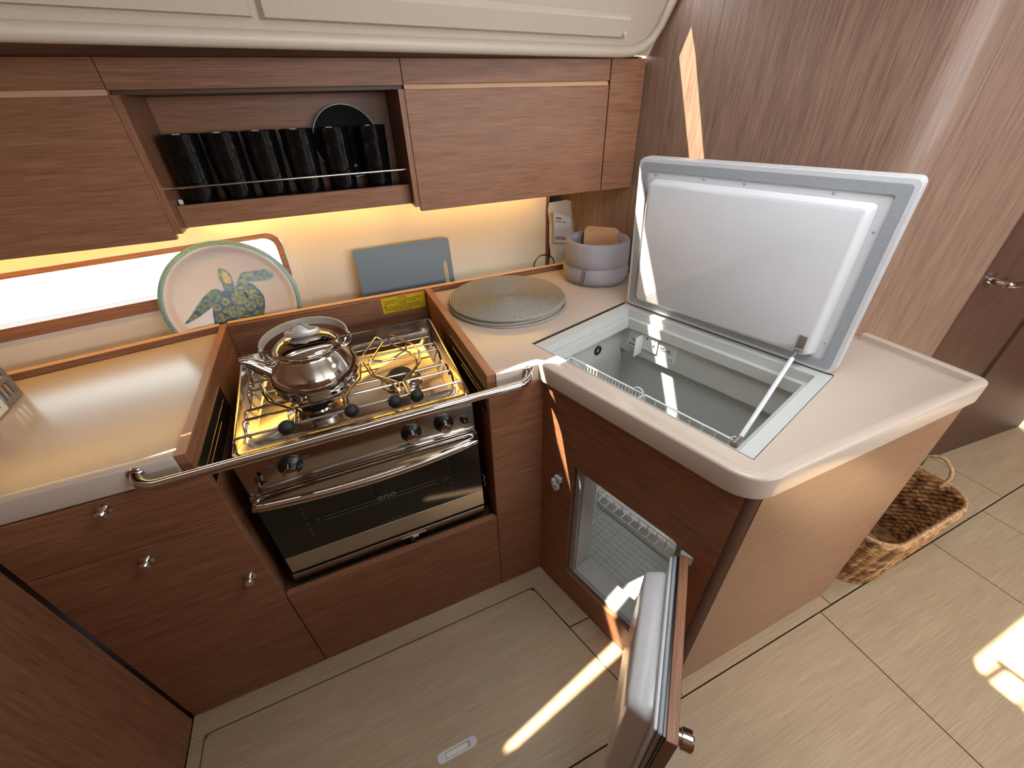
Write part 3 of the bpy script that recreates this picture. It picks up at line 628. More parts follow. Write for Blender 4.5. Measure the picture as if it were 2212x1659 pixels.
# control panel
cp = mk('control_panel', 'steel', stv, lambda b: rbox(b, SX0, SX1, 0.829, 0.851, 0.738, 0.834, 0.006, 3), None, True, 30)
mk('panel_fold', 'steel', stv, lambda b: rbox(b, SX0+0.004, SX1-0.004, 0.825, 0.832, 0.735, 0.745, 0.003, 2), None, True, 30)
def dial(b):
    lathe(b, [(0, 0), (0.026, 0), (0.026, 0.003), (0.022, 0.006), (0.0165, 0.010), (0.0155, 0.026), (0, 0.026)], (0, 0, 0), 32)
for x, z in ((-0.216, 0.794), (0.064, 0.789), (0.149, 0.790)):
    MK = Matrix.Translation((x, 0.8288, z)) @ Matrix.Rotation(R(90), 4, 'X')
    d = mk('control_knob', 'black', stv, dial, MK, True, 40)
    mk('knob_cap', 'mirrorsteel', d, lambda b: lathe(b, [(0.0150, 0.0262), (0.0150, 0.0275), (0.012, 0.0285), (0, 0.0288)], (0, 0, 0), 28), MK, True, 40)
    for nm_, bx_ in (('pointer', (-0.0008, 0.0008, 0.012, 0.017, 0.012, 0.026)), ('index_dot', (-0.0012, 0.0012, 0.0175, 0.0215, 0.005, 0.0065)), ('index_dash', (0.018, 0.023, -0.001, 0.001, 0.0045, 0.0058))):
        mk(nm_, 'white', d, lambda b: rbox(b, *bx_, 0.0003, 1), MK)
MKb = Matrix.Translation((0.204, 0.8288, 0.781)) @ Matrix.Rotation(R(90), 4, 'X')
ig = mk('ignition_button', 'black', stv, lambda b: lathe(b, [(0, 0), (0.0105, 0), (0.0105, 0.004), (0.009, 0.007), (0, 0.0065)], (0, 0, 0), 24), MKb, True, 40)
mk('spark_mark', 'white', ig, lambda b: prism(b, [(-0.0005, 0.004), (0.0015, 0.0045), (0.0005, 0.0005), (0.002, 0.0005), (-0.001, -0.005), (0.0, -0.001), (-0.0018, -0.001)], flat, 0.0068, 0.0074), MKb)
mk('pilot_lamp', 'black', stv, lambda b: lathe(b, [(0, 0), (0.0022, 0), (0.0018, 0.002), (0, 0.002)], (0, 0, 0), 12), Matrix.Translation((0.180, 0.8288, 0.797)) @ Matrix.Rotation(R(90), 4, 'X'))
lv = mk('lock_lever', 'brushed', stv, lambda b: tube(b, [(-0.287, 0.820, 0.785), (-0.287, 0.818, 0.772), (-0.290, 0.820, 0.758)], 0.0026, 8), None, True)
mk('lever_tip', 'rubber', lv, lambda b: tube(b, [(-0.2865, 0.819, 0.793), (-0.2868, 0.818, 0.783)], 0.0042, 10))
mk('lever_tip', 'rubber', lv, lambda b: tube(b, [(-0.2895, 0.818, 0.764), (-0.2905, 0.819, 0.752)], 0.0042, 10))
mk('lever_slot', 'black', stv, lambda b: rbox(b, -0.283, -0.272, 0.8283, 0.8292, 0.766, 0.7695, 0.0002, 1))
mk('brand_mark', 'inkgrey', stv, lambda b: plate(b, rrect(-0.262, -0.247, 0.806, 0.810, 0.0018, 3), [rrect(-0.2612, -0.2478, 0.8067, 0.8093, 0.0012, 3)], lambda a, c_, h: (a, h, c_), 0.8283, 0.8289))
mk('brand_mark', 'inkgrey', stv, lambda b: plate(b, rrect(-0.188, -0.172, 0.806, 0.810, 0.0018, 3), [rrect(-0.1872, -0.1728, 0.8067, 0.8093, 0.0012, 3)], lambda a, c_, h: (a, h, c_), 0.8283, 0.8289))
# oven door
od = mk('oven_door', 'steel', stv, lambda b: rbox(b, SX0-0.002, SX1+0.002, 0.828, 0.851, 0.692, 0.731, 0.002, 2), None, True, 30)
mk('door_glass', 'ovenglass', od, lambda b: rbox(b, SX0-0.001, SX1+0.001, 0.829, 0.849, 0.492, 0.6925, 0.001, 1))
mk('lower_trim', 'brushed', od, lambda b: rbox(b, SX0-0.001, SX1+0.001, 0.828, 0.850, 0.430, 0.4915, 0.001, 1))
mk('base_lip', 'brushed', stv, lambda b: rbox(b, SX0-0.005, SX1, 0.828, 0.90, 0.386, 0.418, 0.001, 1))
mk('lip_gap', 'rubber', stv, lambda b: box(b, SX0, SX1, 0.838, 0.90, 0.418, 0.43))
hp = []
for k in range(25):
    t = k/24; x = -0.314 + t*0.536; s = math.sin(math.pi*t); hp.append((x, 0.814 - 0.020*s**0.8, 0.712 - 0.004*s))
mk('oven_handle', 'chrome', od, lambda b: tube(b, [(hp[0][0]-0.001, 0.830, hp[0][2])] + hp + [(hp[-1][0]+0.001, 0.830, hp[-1][2])], [0.009] + [0.0115]*25 + [0.009], 16), None, True, 60)
text_mesh('lettering', 'eno', 0.034, 'inkgrey', od, frame_mat((-0.035, 0.8286, 0.602), (1, 0, 0), (0, 0, 1)), 0.0001)
def rackprint(b):
    for z in (0.585, 0.598): box(b, -0.196, 0.105, 0.8284, 0.8288, z, z+0.0010)
    for x in (-0.217, 0.122):
        for z in (0.585, 0.598): box(b, x, x+0.012, 0.8284, 0.8288, z, z+0.0010)
    for x in (-0.243, 0.150):
        for k in range(6): tube(b, [(x + 0.010*math.cos(R(a))*(1 if x < 0 else -1), 0.8286, 0.655-0.022*k + 0.005*math.sin(R(a))) for a in range(-60, 61, 30)], 0.0004, 4)
mk('inner_rack', 'inkgrey', od, rackprint)
lt = mk('drawer_latch', 'chrome', stv, lambda b: (rbox(b, -0.030, 0.045, 0.8262, 0.828, 0.394, 0.407, 0.0006, 1), rbox(b, 0.002, 0.022, 0.822, 0.827, 0.396, 0.404, 0.001, 1)))
mk('latch_slot', 'rubber', lt, lambda b: (rbox(b, -0.006, 0.010, 0.820, 0.827, 0.374, 0.394, 0.002, 1), box(b, 0.026, 0.038, 0.8255, 0.8262, 0.399, 0.403)))
mk('door_hook', 'chrome', stv, lambda b: tube(b, smooth_path([(0.240, 0.834, 0.555), (0.248, 0.834, 0.540), (0.242, 0.834, 0.530), (0.248, 0.834, 0.512), (0.243, 0.834, 0.500)], 0.003), 0.0012, 6))

# crash bar in front of the stove
gr = thing('grab_rail', 'polished chrome crash bar across the stove front', 'grab rail', (-0.04, 0.77, 0.895))
arcL = [(-0.452 + 0.042*(1-math.cos(R(a))), 0.798 - 0.041*math.sin(R(a)), 0.905 - 0.007*math.sin(R(a))) for a in range(0, 91, 10)]
arcR = [(-0.077 - x, y, z) for x, y, z in arcL[::-1]]
path = arcL + [(-0.2, 0.757, 0.898), (0.1, 0.757, 0.898)] + arcR
mk('bar', 'chrome', gr, lambda b: tube(b, path, 0.0105, 16), None, True, 60)
for x in (-0.452, 0.375):
    mk('end_flange', 'chrome', gr, lambda b: lathe(b, [(0, 0), (0.0145, 0), (0.0145, 0.003), (0.0112, 0.005), (0, 0.005)], (0, 0, 0), 20), Matrix.Translation((x, 0.796, 0.9052)) @ Matrix.Rotation(R(90), 4, 'X'), True)

# ================================================================ KETTLE
KX, KY, KZ = -0.116, 0.990, 0.890
ket = thing('kettle', 'polished steel kettle with spout standing on the left burner', 'kettle', (KX, KY, KZ))
mk('body', 'mirrorsteel', ket, lambda b: lathe(b, [(0, 0), (0.078, 0), (0.090, 0.005), (0.0985, 0.017), (0.1010, 0.023), (0.0995, 0.029), (0.1020, 0.034), (0.1035, 0.046), (0.1015, 0.060), (0.0955, 0.076), (0.0865, 0.092), (0.0790, 0.104), (0.0755, 0.112), (0.0765, 0.116), (0.0735, 0.117), (0, 0.117)], (KX, KY, KZ), 64), None, True, 60)
lid = mk('lid', 'mirrorsteel', ket, lambda b: lathe(b, [(0.0735, 0.1172), (0.0730, 0.121), (0.068, 0.1265), (0.055, 0.134), (0.035, 0.139), (0, 0.141)], (KX, KY, KZ), 64), None, True, 60)
def lidknob(b):
    pts = []
    for k in range(24):
        a = 2*math.pi*k/24; pts.append((0.040*math.cos(a), 0.016*math.sin(a)))
    V = [[b.verts.new((x*s, y*s, z)) for x, y in pts] for s, z in ((0.55, 0.0), (0.95, 0.006), (1.0, 0.012), (0.9, 0.018))]
    tops = [b.verts.new((x*0.55, y*0.55, 0.024 + 0.010*math.cos(x/0.040*3.2))) for x, y in pts]; V.append(tops)
    for a, c_ in zip(V, V[1:]):
        for k in range(24): b.faces.new((a[k], a[(k+1) % 24], c_[(k+1) % 24], c_[k]))
    b.faces.new(V[0][::-1]); b.faces.new(V[-1])
mk('lid_knob', 'handlegrey', lid, lidknob, Matrix.Translation((KX, KY, KZ+0.139)) @ Matrix.Rotation(R(-5), 4, 'Z'), True, 60)
sdir = Vector((-0.985, -0.17, 0)).normalized()
sp = [Vector((KX, KY, KZ)) + sdir*r + Vector((0, 0, z)) for r, z in ((0.074, 0.062), (0.094, 0.076), (0.112, 0.096), (0.124, 0.111), (0.133, 0.118), (0.140, 0.117))]
mk('spout', 'mirrorsteel', ket, lambda b: tube(b, sp, [0.024, 0.019, 0.0145, 0.0115, 0.010, 0.0095], 18), None, True, 60)
hd = []                                             # hoop handle folded back
for k in range(29):
    a = math.pi*k/28; hd.append((0.096*math.cos(a), 0.086*math.sin(a)))
def hoop(b):
    n = len(hd); V = []
    for k, (x, y) in enumerate(hd):
        z = 0.128 + 0.012*math.sin(math.pi*k/28); t = 0.0022; nx, ny = x/0.096, y/0.086; L = math.hypot(nx, ny)
        nx, ny = nx/L*t, ny/L*t
        V.append([b.verts.new((x+nx, y+ny, z-0.009)), b.verts.new((x+nx, y+ny, z+0.009)), b.verts.new((x-nx, y-ny, z+0.009)), b.verts.new((x-nx, y-ny, z-0.009))])
    for a, c_ in zip(V, V[1:]):
        for k in range(4): b.faces.new((a[k], a[(k+1) % 4], c_[(k+1) % 4], c_[k]))
    b.faces.new(V[0]); b.faces.new(V[-1][::-1])
MH = Matrix.Translation((KX, KY, KZ)) @ Matrix.Rotation(R(2), 4, 'Z')
hn = mk('handle', 'handlegrey', ket, hoop, MH, True, 40)
for s in (-1, 1):
    mk('handle_hinge', 'chrome', hn, lambda b: (tube(b, smooth_path([(s*0.084, -0.004, 0.096), (s*0.099, -0.005, 0.108), (s*0.099, -0.002, 0.128), (s*0.092, 0.0, 0.120), (s*0.082, 0.004, 0.098)], 0.006), 0.0028, 8),), MH, True)

# ================================================================ REFRIGERATOR
fr = thing('refrigerator', 'built-in top-opening fridge with white lid raised', 'refrigerator', tuple(FP(0.27, -0.2, 0.09)))
fz = lambda a, c_, h: (a, c_, h)
mk('top_frame', 'greyl', fr, lambda b: plate(b, [(0.0645, -0.5015), (0.4835, -0.5015), (0.4835, 0.1025), (0.0645, 0.1025)], [[(0.0665, -0.474), (0.452, -0.474), (0.452, 0.070), (0.0665, 0.070)]], fz, 0.880, 0.9045), MF)
mk('frame_gap', 'rubber', fr, lambda b: (box(b, 0.0645, 0.4835, 0.103, 0.1145, 0.872, 0.9025),), MF)
mk('inner_lip', 'greyl', fr, lambda b: plate(b, [(0.085, -0.482), (0.462, -0.482), (0.462, 0.080), (0.085, 0.080)], [[(0.0865, -0.460), (0.436, -0.460), (0.436, 0.054), (0.0865, 0.054)]], fz, 0.848, 0.8795), MF)
def tub(b):
    t = 0.016
    box(b, 0.466, 0.482, -0.498, 0.098, 0.10, 0.8475); box(b, 0.448, 0.4655, -0.480, 0.080, 0.757, 0.8475)
    box(b, 0.10, 0.466, 0.080, 0.098, 0.10, 0.8475); box(b, 0.10, 0.466, -0.498, -0.480, 0.10, 0.8475)
mk('liner_walls', 'greyl', fr, tub, MF)
mk('liner_floor', 'greyl', fr, lambda b: box(b, 0.024, 0.466, -0.480, 0.080, 0.100, 0.122), MF)
mk('liner_front', 'greyl', fr, lambda b: plate(b, [(-0.498, 0.10), (0.098, 0.10), (0.098, 0.847), (-0.498, 0.847)], [rrect(-0.435, -0.150, 0.150, 0.615, 0.012, 3)], lambda a, c_, h: (h, a, c_), 0.0235, 0.0845), MF)
mk('door_seal_frame', 'gasket', fr, lambda b: plate(b, rrect(-0.452, -0.128, 0.136, 0.637, 0.004, 2), [rrect(-0.438, -0.146, 0.148, 0.622, 0.012, 3)], lambda a, c_, h: (h, a, c_), 0.0125, 0.0233), MF)
mk('drip_tray', 'white', fr, lambda b: rbox(b, 0.30, 0.44, -0.42, -0.02, 0.123, 0.20, 0.006, 2), MF)
def floorgrid(b):
    for k in range(8): box(b, 0.115 + 0.022*k, 0.1165 + 0.022*k, -0.47, 0.07, 0.1222, 0.1228)
    for k in range(12): box(b, 0.10, 0.29, -0.46 + 0.045*k, -0.4585 + 0.045*k, 0.1222, 0.1228)
mk('floor_ribs', 'gasket', fr, floorgrid, MF)
mk('drain_grommet', 'rubber', fr, lambda b: lathe(b, [(0.008, 0), (0.016, 0), (0.016, 0.004), (0.010, 0.006), (0.008, 0.0)], (0, 0, 0), 20), MF @ Matrix.Translation((0.322, 0.0798, 0.795)) @ Matrix.Rotation(R(90), 4, 'X'), True)
s1 = mk('sticker', 'sticker', fr, lambda b: box(b, 0.4472, 0.4479, 0.005, 0.052, 0.782, 0.838), MF)
s2 = mk('sticker', 'sticker', fr, lambda b: box(b, 0.4472, 0.4479, -0.125, -0.062, 0.778, 0.836), MF)
MS = lambda e, z: MF @ frame_mat((0.4468, e, z), (0, -1, 0), (0, 0, 1))
def bars(name, parent, mw, rows):
    for x0, x1, y, h in rows: mk(name, 'inkgrey', parent, lambda b: box(b, x0, x1, y, y+h, 0.0, 0.0003), mw)
bars('print', s1, MS(0.028, 0.805), [(-0.012, 0.010, 0.004, 0.003), (-0.004, 0.014, -0.002, 0.004), (-0.018, -0.010, -0.018, 0.007), (-0.006, 0.012, -0.017, 0.005)])
bars('print', s2, MS(-0.093, 0.806), [(-0.026, -0.012, 0.008, 0.008), (-0.024, -0.006, 0.003, 0.003), (0.000, 0.010, 0.006, 0.007), (0.002, 0.020, 0.002, 0.002)])
text_mesh('print', 'CE', 0.014, 'inkgrey', s2, MS(-0.108, 0.787), 0.0001)
br = mk('thermostat_bracket', 'white', fr, lambda b: (box(b, 0.4435, 0.4475, -0.058, 0.002, 0.790, 0.842), box(b, 0.4020, 0.4435, -0.006, -0.003, 0.775, 0.842)), MF)
mk('bracket_screw', 'rubber', br, lambda b: (ball(b, (0.4432, -0.020, 0.832), 0.003, 8, 6), ball(b, (0.4432, -0.046, 0.815), 0.003, 8, 6)), MF)

# lid
ca, sa = math.cos(R(4)), math.sin(R(4))
lo = FP(0.484, 0.100, 0.907); dvec = (MF.to_3x3() @ Vector((0, -1, 0))); upv = MF.to_3x3() @ Vector((-sa, 0, ca))
ML = frame_mat(lo, dvec, upv)                     # x along hinge, y up the lid, z faces the opening
LW, LH = 0.600, 0.432
fl = mk('lid', 'white', fr, lambda b: (plate(b, rrect(0, LW, 0.002, LH, 0.014, 5), [], flat, -0.028, 0.0),), ML, True, 40)
fl['label'] = 'white fridge lid standing open'
mk('lid_top_skin', 'counter', fl, lambda b: prism(b, rrect(0.001, LW-0.001, 0.003, LH-0.001, 0.013, 5), flat, -0.034, -0.0282), ML)
mk('lid_edge', 'white', fl, lambda b: plate(b, rrect(0.001, LW-0.001, 0.003, LH-0.001, 0.013, 5), [rrect(0.010, LW-0.010, 0.012, LH-0.010, 0.008, 4)], flat, 0.0002, 0.006), ML, True, 40)
mk('lid_gasket', 'gasket', fl, lambda b: plate(b, rrect(0.0105, LW-0.0105, 0.0125, LH-0.0105, 0.008, 4), [rrect(0.030, LW-0.030, 0.032, LH-0.030, 0.006, 3)], flat, 0.0002, 0.0085), ML, True, 40)
mk('lid_flange', 'white', fl, lambda b: prism(b, rrect(0.0305, LW-0.0305, 0.0325, LH-0.0305, 0.006, 3), flat, 0.0002, 0.005), ML)
def plug(b):
    o = rrect(0.047, LW-0.050, 0.036, LH-0.048, 0.010, 4); m_ = rrect(0.050, LW-0.060, 0.040, LH-0.054, 0.010, 4); i = rrect(0.056, LW-0.068, 0.046, LH-0.060, 0.010, 4)
    V = [[b.verts.new((x, y, h)) for x, y in L] for L, h in ((o, 0.0052), (m_, 0.028), (i, 0.032))]; n = len(o)
    for a, c_ in zip(V, V[1:]):
        for k in range(n): b.faces.new((a[k], a[(k+1) % n], c_[(k+1) % n], c_[k]))
    b.faces.new(V[-1])
mk('inner_plug', 'white', fl, plug, ML, True, 40)
for x, y in ((0.055, LH-0.039), (0.190, LH-0.039), (0.290, LH-0.039), (0.470, LH-0.039), (LW-0.040, LH-0.10), (LW-0.040, 0.075)):
    mk('screw', 'gasket', fl, lambda b: lathe(b, [(0, 0.0064), (0.0022, 0.0063), (0.0032, 0.005)], (x, y, 0), 10), ML)
hg = mk('hinge_strip', 'rubber', fr, lambda b: box(b, 0.4838, 0.4852, -0.502, 0.102, 0.880, 0.9065), MF)
p_top = Vector((0.9866, 0.4995, 0.972)); p_bot = FP(0.128, -0.452, 0.884)
mk('strut_bracket', 'brushed', fl, lambda b: (rbox(b, 0.512, 0.530, 0.050, 0.092, 0.0325, 0.0345, 0.0006, 1), rbox(b, 0.514, 0.528, 0.048, 0.062, 0.0345, 0.046, 0.001, 1)), ML)
p_top = ML @ Vector((0.521, 0.055, 0.044))
sm_ = p_top.lerp(p_bot, 0.55)
gs = mk('gas_strut', 'white', fr, lambda b: tube(b, [p_bot, p_bot.lerp(p_top, 0.9)], 0.0052, 12), None, True)
mk('strut_rod', 'chrome', gs, lambda b: tube(b, [p_bot.lerp(p_top, 0.9), p_top], 0.0032, 10), None, True)
mk('strut_foot', 'chrome', gs, lambda b: (ball(b, p_bot, 0.0068, 12, 8), tube(b, [p_bot, FP(0.100, -0.452, 0.884)], 0.0075, 12)), None, True)

# lower door, swung out
hd_ = FP(-0.012, -0.457); ang = R(224.4)
MD = Matrix.Translation((hd_.x, hd_.y, 0)) @ Matrix.Rotation(ang, 4, 'Z')      # x along door, -y = inside face
dr = mk('door', 'woodX', fr, lambda b: rbox(b, 0.004, 0.352, 0.0, 0.0185, 0.141, 0.634, 0.0012, 1), MD)
dr['label'] = 'small walnut fridge door standing open with its white inner shell'
mk('door_frame', 'black', dr, lambda b: box(b, 0.008, 0.346, -0.004, -0.0002, 0.146, 0.629), MD)
mk('door_backing', 'gasket', dr, lambda b: rbox(b, 0.008, 0.345, -0.012, -0.0042, 0.147, 0.628, 0.002, 1), MD)
mk('door_gasket', 'white', dr, lambda b: rbox(b, 0.011, 0.341, -0.019, -0.0123, 0.150, 0.625, 0.003, 2), MD)
def dshell(b):
    o = rrect(0.030, 0.322, 0.172, 0.602, 0.022, 5); i = rrect(0.036, 0.312, 0.180, 0.592, 0.020, 5); i2 = rrect(0.042, 0.304, 0.187, 0.584, 0.018, 5)
    V = [[b.verts.new((x, h, z)) for x, z in L] for L, h in ((o, -0.0192), (o, -0.030), (i, -0.058), (i2, -0.063))]; n = len(o)
    for a, c_ in zip(V, V[1:]):
        for k in range(n): b.faces.new((a[k], a[(k+1) % n], c_[(k+1) % n], c_[k]))
    b.faces.new(V[-1])
mk('inner_shell', 'white', dr, dshell, MD, True, 60)
mk('door_latch', 'chrome', dr, lambda b: (lathe(b, [(0, 0), (0.0175, 0), (0.0175, 0.004), (0.013, 0.006), (0.013, 0.010), (0.0165, 0.012), (0.0170, 0.027), (0.0145, 0.030), (0, 0.0305)], (0, 0, 0), 28)), MD @ Matrix.Translation((0.322, 0.0186, 0.585)) @ Matrix.Rotation(R(-90), 4, 'X'), True, 40)
mk('hinge_plate', 'greyl', dr, lambda b: rbox(b, -0.012, 0.003, 0.002, 0.030, 0.600, 0.630, 0.002, 1), MD)
# white plastic catch on the island face
kc = mk('door_catch', 'white', isl, lambda b: (rbox(b, -0.012, 0.0, -0.088, -0.064, 0.545, 0.563, 0.0015, 1), rbox(b, -0.020, -0.006, -0.072, -0.060, 0.530, 0.552, 0.0015, 1),
    prism(b, [(-0.082, 0.540), (-0.066, 0.536), (-0.064, 0.520), (-0.074, 0.510), (-0.083, 0.518)], lambda a, c_, h: (h, a, c_), -0.018, -0.006)), MF)

# wire baskets hanging inside
def wbasket(b, u0, u1, e0, e1, z0, z1, step, zig=False, arcs=False):
    r = 0.0018
    for z in (z0, z1):
        tube(b, [(u0, e0, z), (u1, e0, z), (u1, e1, z), (u0, e1, z)], r*1.3, 6, True)
    n = max(2, int((e1-e0)/step))
    for k in range(n+1):
        e = e0 + (e1-e0)*k/n
        tube(b, [(u0, e, z1), (u0, e, z0), (u1, e, z0), (u1, e, z1)], r, 5)
        if zig and k < n:
            e2 = e0 + (e1-e0)*(k+1)/n
            tube(b, [(u1, e, z1), (u1+0.0, (e+e2)/2, (z0+z1)/2), (u1, e2, z1)], r, 5)
    m = max(2, int((u1-u0)/step))
    for k in range(1, m):
        u = u0 + (u1-u0)*k/m; tube(b, [(u, e0, z1), (u, e0, z0), (u, e1, z0), (u, e1, z1)], r, 5)
    if arcs:
        tube(b, [(u1, e0 + 0.03*(1-math.cos(R(a)))/2 - 0.0, z1 + 0.012*math.sin(R(a))) for a in range(0, 181, 30)], r, 5)
tag(mk('wire_basket', 'white2', None, lambda b: wbasket(b, 0.112, 0.162, -0.200, 0.050, 0.745, 0.846, 0.0105, arcs=True), MF, True), 'white wire basket with close-set wires inside the fridge top', 'basket', 'wire baskets in the fridge')
tag(mk('wire_basket', 'white2', None, lambda b: wbasket(b, 0.112, 0.162, -0.456, -0.205, 0.745, 0.846, 0.030, arcs=True), MF, True), 'white wire basket with wide-set wires inside the fridge top', 'basket', 'wire baskets in the fridge')
tag(mk('wire_basket', 'white2', None, lambda b: wbasket(b, 0.102, 0.28, -0.44, -0.06, 0.435, 0.490, 0.029, zig=True), MF, True), 'white wire basket with zigzag front seen through the open fridge door', 'basket', 'wire baskets in the fridge')
tag(mk('wire_divider', 'white2', None, lambda b: (tube(b, [(0.102, -0.055, 0.125), (0.28, -0.055, 0.125), (0.28, -0.055, 0.425), (0.102, -0.055, 0.425)], 0.002, 6, True), [tube(b, [(0.102+0.022*k, -0.055, 0.125), (0.102+0.022*k, -0.055, 0.425)], 0.0016, 5) for k in range(1, 8)]), MF, True), 'upright white wire grid standing on the fridge floor', 'divider')

# ================================================================ THINGS ON THE WORKTOP
# platter with painted turtle
tl = math.atan2(0.045, 0.22)
pex = Vector((1, 0.17, 0)).normalized(); pey = Vector((-pex.y, pex.x, 0)); pez = Vector((0, 0, 1))*math.cos(tl) + pey*math.sin(tl)
MPL = frame_mat(Vector((-0.33, 1.475, 0.92)) + pez*0.048, pex, pez)      # z towards cabin
plt = thing('platter', 'round cream platter with a painted sea turtle behind the fiddle board', 'platter', tuple(MPL @ Vector((0, -0.188, 0))))
mk('dish', 'platter', plt, lambda b: lathe(b, [(0, 0.0), (0.150, 0.0), (0.158, 0.003), (0.164, 0.012), (0.173, 0.0165), (0.1745, 0.0163), (0.1745, 0.013), (0.164, 0.007), (0.156, -0.003), (0, -0.004)], (0, 0, 0), 72), MPL, True, 50)
mk('coloured_rim', 'platterrim', plt, lambda b: lathe(b, [(0.1746, 0.0166), (0.183, 0.0180), (0.1875, 0.0165), (0.188, 0.0140), (0.184, 0.0125), (0.1746, 0.0126)], (0, 0, 0), 72, None, True), MPL, True, 60)
sh = lambda L: [(x, y-0.048) for x, y in L]
def curvy(P, n=4):
    o = []
    for i in range(len(P)):
        p0, p1, p2, p3 = (Vector(P[(i+k) % len(P)]) for k in (-1, 0, 1, 2))
        for k in range(n):
            t = k/n; o.append(tuple(0.5*((2*p1) + (p2-p0)*t + (2*p0-5*p1+4*p2-p3)*t*t + (3*p1-p0-3*p2+p3)*t**3)))
    return o
def print_poly(name, pts, mat, h, parent=plt):
    pts = curvy(pts)
    return mk(name, mat, parent, lambda b: prism(b, pts, flat, 0.0003, h), MPL)
tp = print_poly('turtle_print', sh([(-0.0149, 0.0913), (-0.0017, 0.0861), (0.0264, 0.0994), (0.0539, 0.0999), (0.0694, 0.0876), (0.0818, 0.0599), (0.0814, 0.0325), (0.0667, -0.0035), (0.0577, -0.0201), (0.0378, -0.0529), (-0.0031, -0.0748), (-0.0493, -0.0634), (-0.0773, -0.034), (-0.0735, 0.0062), (-0.0615, 0.0478), (-0.0421, 0.0694), (-0.0274, 0.0833)]), 'turtleB', 0.0008)
hdp = sh([(-0.0025, 0.1569), (0.0118, 0.1477), (0.0182, 0.1294), (0.0176, 0.1123), (0.0191, 0.1032), (0.0076, 0.0885), (-0.0052, 0.0849), (-0.0134, 0.0953), (-0.0124, 0.1081), (-0.015, 0.1237), (-0.0118, 0.1421)])
print_poly('turtle_head', hdp, 'turtle', 0.0010, tp)
print_poly('turtle_face', sh([(0.002, 0.147), (0.010, 0.140), (0.014, 0.125), (0.012, 0.110), (0.002, 0.108), (-0.005, 0.118), (-0.004, 0.134)]), 'turtleH', 0.0013, tp)
print_poly('turtle_flipper', sh([(0.0244, 0.102), (0.0413, 0.1245), (0.05, 0.1323), (0.0792, 0.1317), (0.1164, 0.1289), (0.1339, 0.1116), (0.1194, 0.0967), (0.0914, 0.0983), (0.055, 0.103), (0.0594, 0.0967), (0.0429, 0.0893)]), 'turtle', 0.0010, tp)
print_poly('turtle_flipper', sh([(-0.1464, 0.0172), (-0.1217, 0.0391), (-0.0929, 0.0666), (-0.0615, 0.0914), (-0.0397, 0.1003), (-0.0263, 0.0961), (-0.0224, 0.0865), (-0.0376, 0.0661), (-0.0649, 0.0486), (-0.0904, 0.0353), (-0.1165, 0.0245)]), 'turtle', 0.0010, tp)
for cx_, cy_, rx, ry, a in ((0.018, 0.060, 0.024, 0.022, 10), (0.052, 0.066, 0.020, 0.022, -30), (-0.024, 0.058, 0.013, 0.013, 0), (0.038, 0.028, 0.016, 0.017, 0), (0.066, 0.036, 0.011, 0.018, -15), (-0.052, 0.044, 0.012, 0.012, 30), (-0.012, 0.022, 0.032, 0.018, -5), (-0.050, 0.012, 0.018, 0.014, 20), (0.010, -0.010, 0.026, 0.014, 0), (-0.040, -0.018, 0.026, 0.014, 10), (0.052, -0.002, 0.016, 0.012, 20), (0.030, 0.088, 0.020, 0.006, 10), (-0.010, -0.042, 0.030, 0.014, 0)):
    pts = [(cx_ + rx*math.cos(t)*math.cos(R(a)) - ry*math.sin(t)*math.sin(R(a)), cy_ - 0.048 + rx*math.cos(t)*math.sin(R(a)) + ry*math.sin(t)*math.cos(R(a))) for t in [2*math.pi*k/9 for k in range(9)]]
    print_poly('shell_scute', pts, 'turtleY', 0.0011, tp)

# chopping board
bt = math.atan2(0.05, 0.30)
MCB = frame_mat((0.055, 1.492, 0.7725), (1, 0, 0), Vector((0, math.sin(bt), math.cos(bt))))
cbz = lambda z: (z - 0.7725)/math.cos(bt)
bo = [(0.0, 0.0), (0.345, 0.0), (0.345, cbz(1.062)), (0.0, cbz(1.060))]
tag(mk('chopping_board', 'board', None, lambda b: plate(b, rrect(0, 0.345, 0, cbz(1.0625), 0.010, 4), [rrect(0.310, 0.328, cbz(0.86), cbz(0.982), 0.0085, 5)], flat, -0.004, 0.004), MCB), 'slate blue chopping board with a handle slot, tucked behind the fiddle board', 'chopping board')

# placemats
def placemat(b):
    R0 = 0.196; prof = [(0, 0.0005)]
    n = 22
    bot = [(0, 0.0), (R0-0.004, 0.0)]
    top = []
    for k in range(n*2+1):
        r = R0*(1 - k/(n*2)); z = 0.0052 + (0.0014 if k % 2 else -0.0026)
        top.append((max(r, 0.0), z if r > 0 else 0.005))
    prof = [(0, 0.0), (R0-0.003, 0.0), (R0, 0.002)] + top
    lathe(b, prof, (0, 0, 0), 72)
pm = None
for k, (dx, dy) in enumerate(((0.004, -0.004), (-0.003, 0.0015), (0.005, 0.003), (0.0, 0.0))):
    if pm is None: pm = mk('placemat', 'mat', None, placemat, Matrix.Identity(4), True, 80); o = pm
    else: o = pm.copy(); COL.objects.link(o)
    o.location = (0.498 + dx, 1.221 + dy, ZS + 0.0021 + 0.0070*k); o.rotation_euler = (0, 0, 0.7*k)
    tag(o, ['round grey woven placemat at the bottom of the stack', 'round grey woven placemat second from the bottom of the stack', 'round grey woven placemat third from the bottom of the stack', 'round grey woven placemat on top of the stack'][k], 'placemat', 'stacked round placemats')

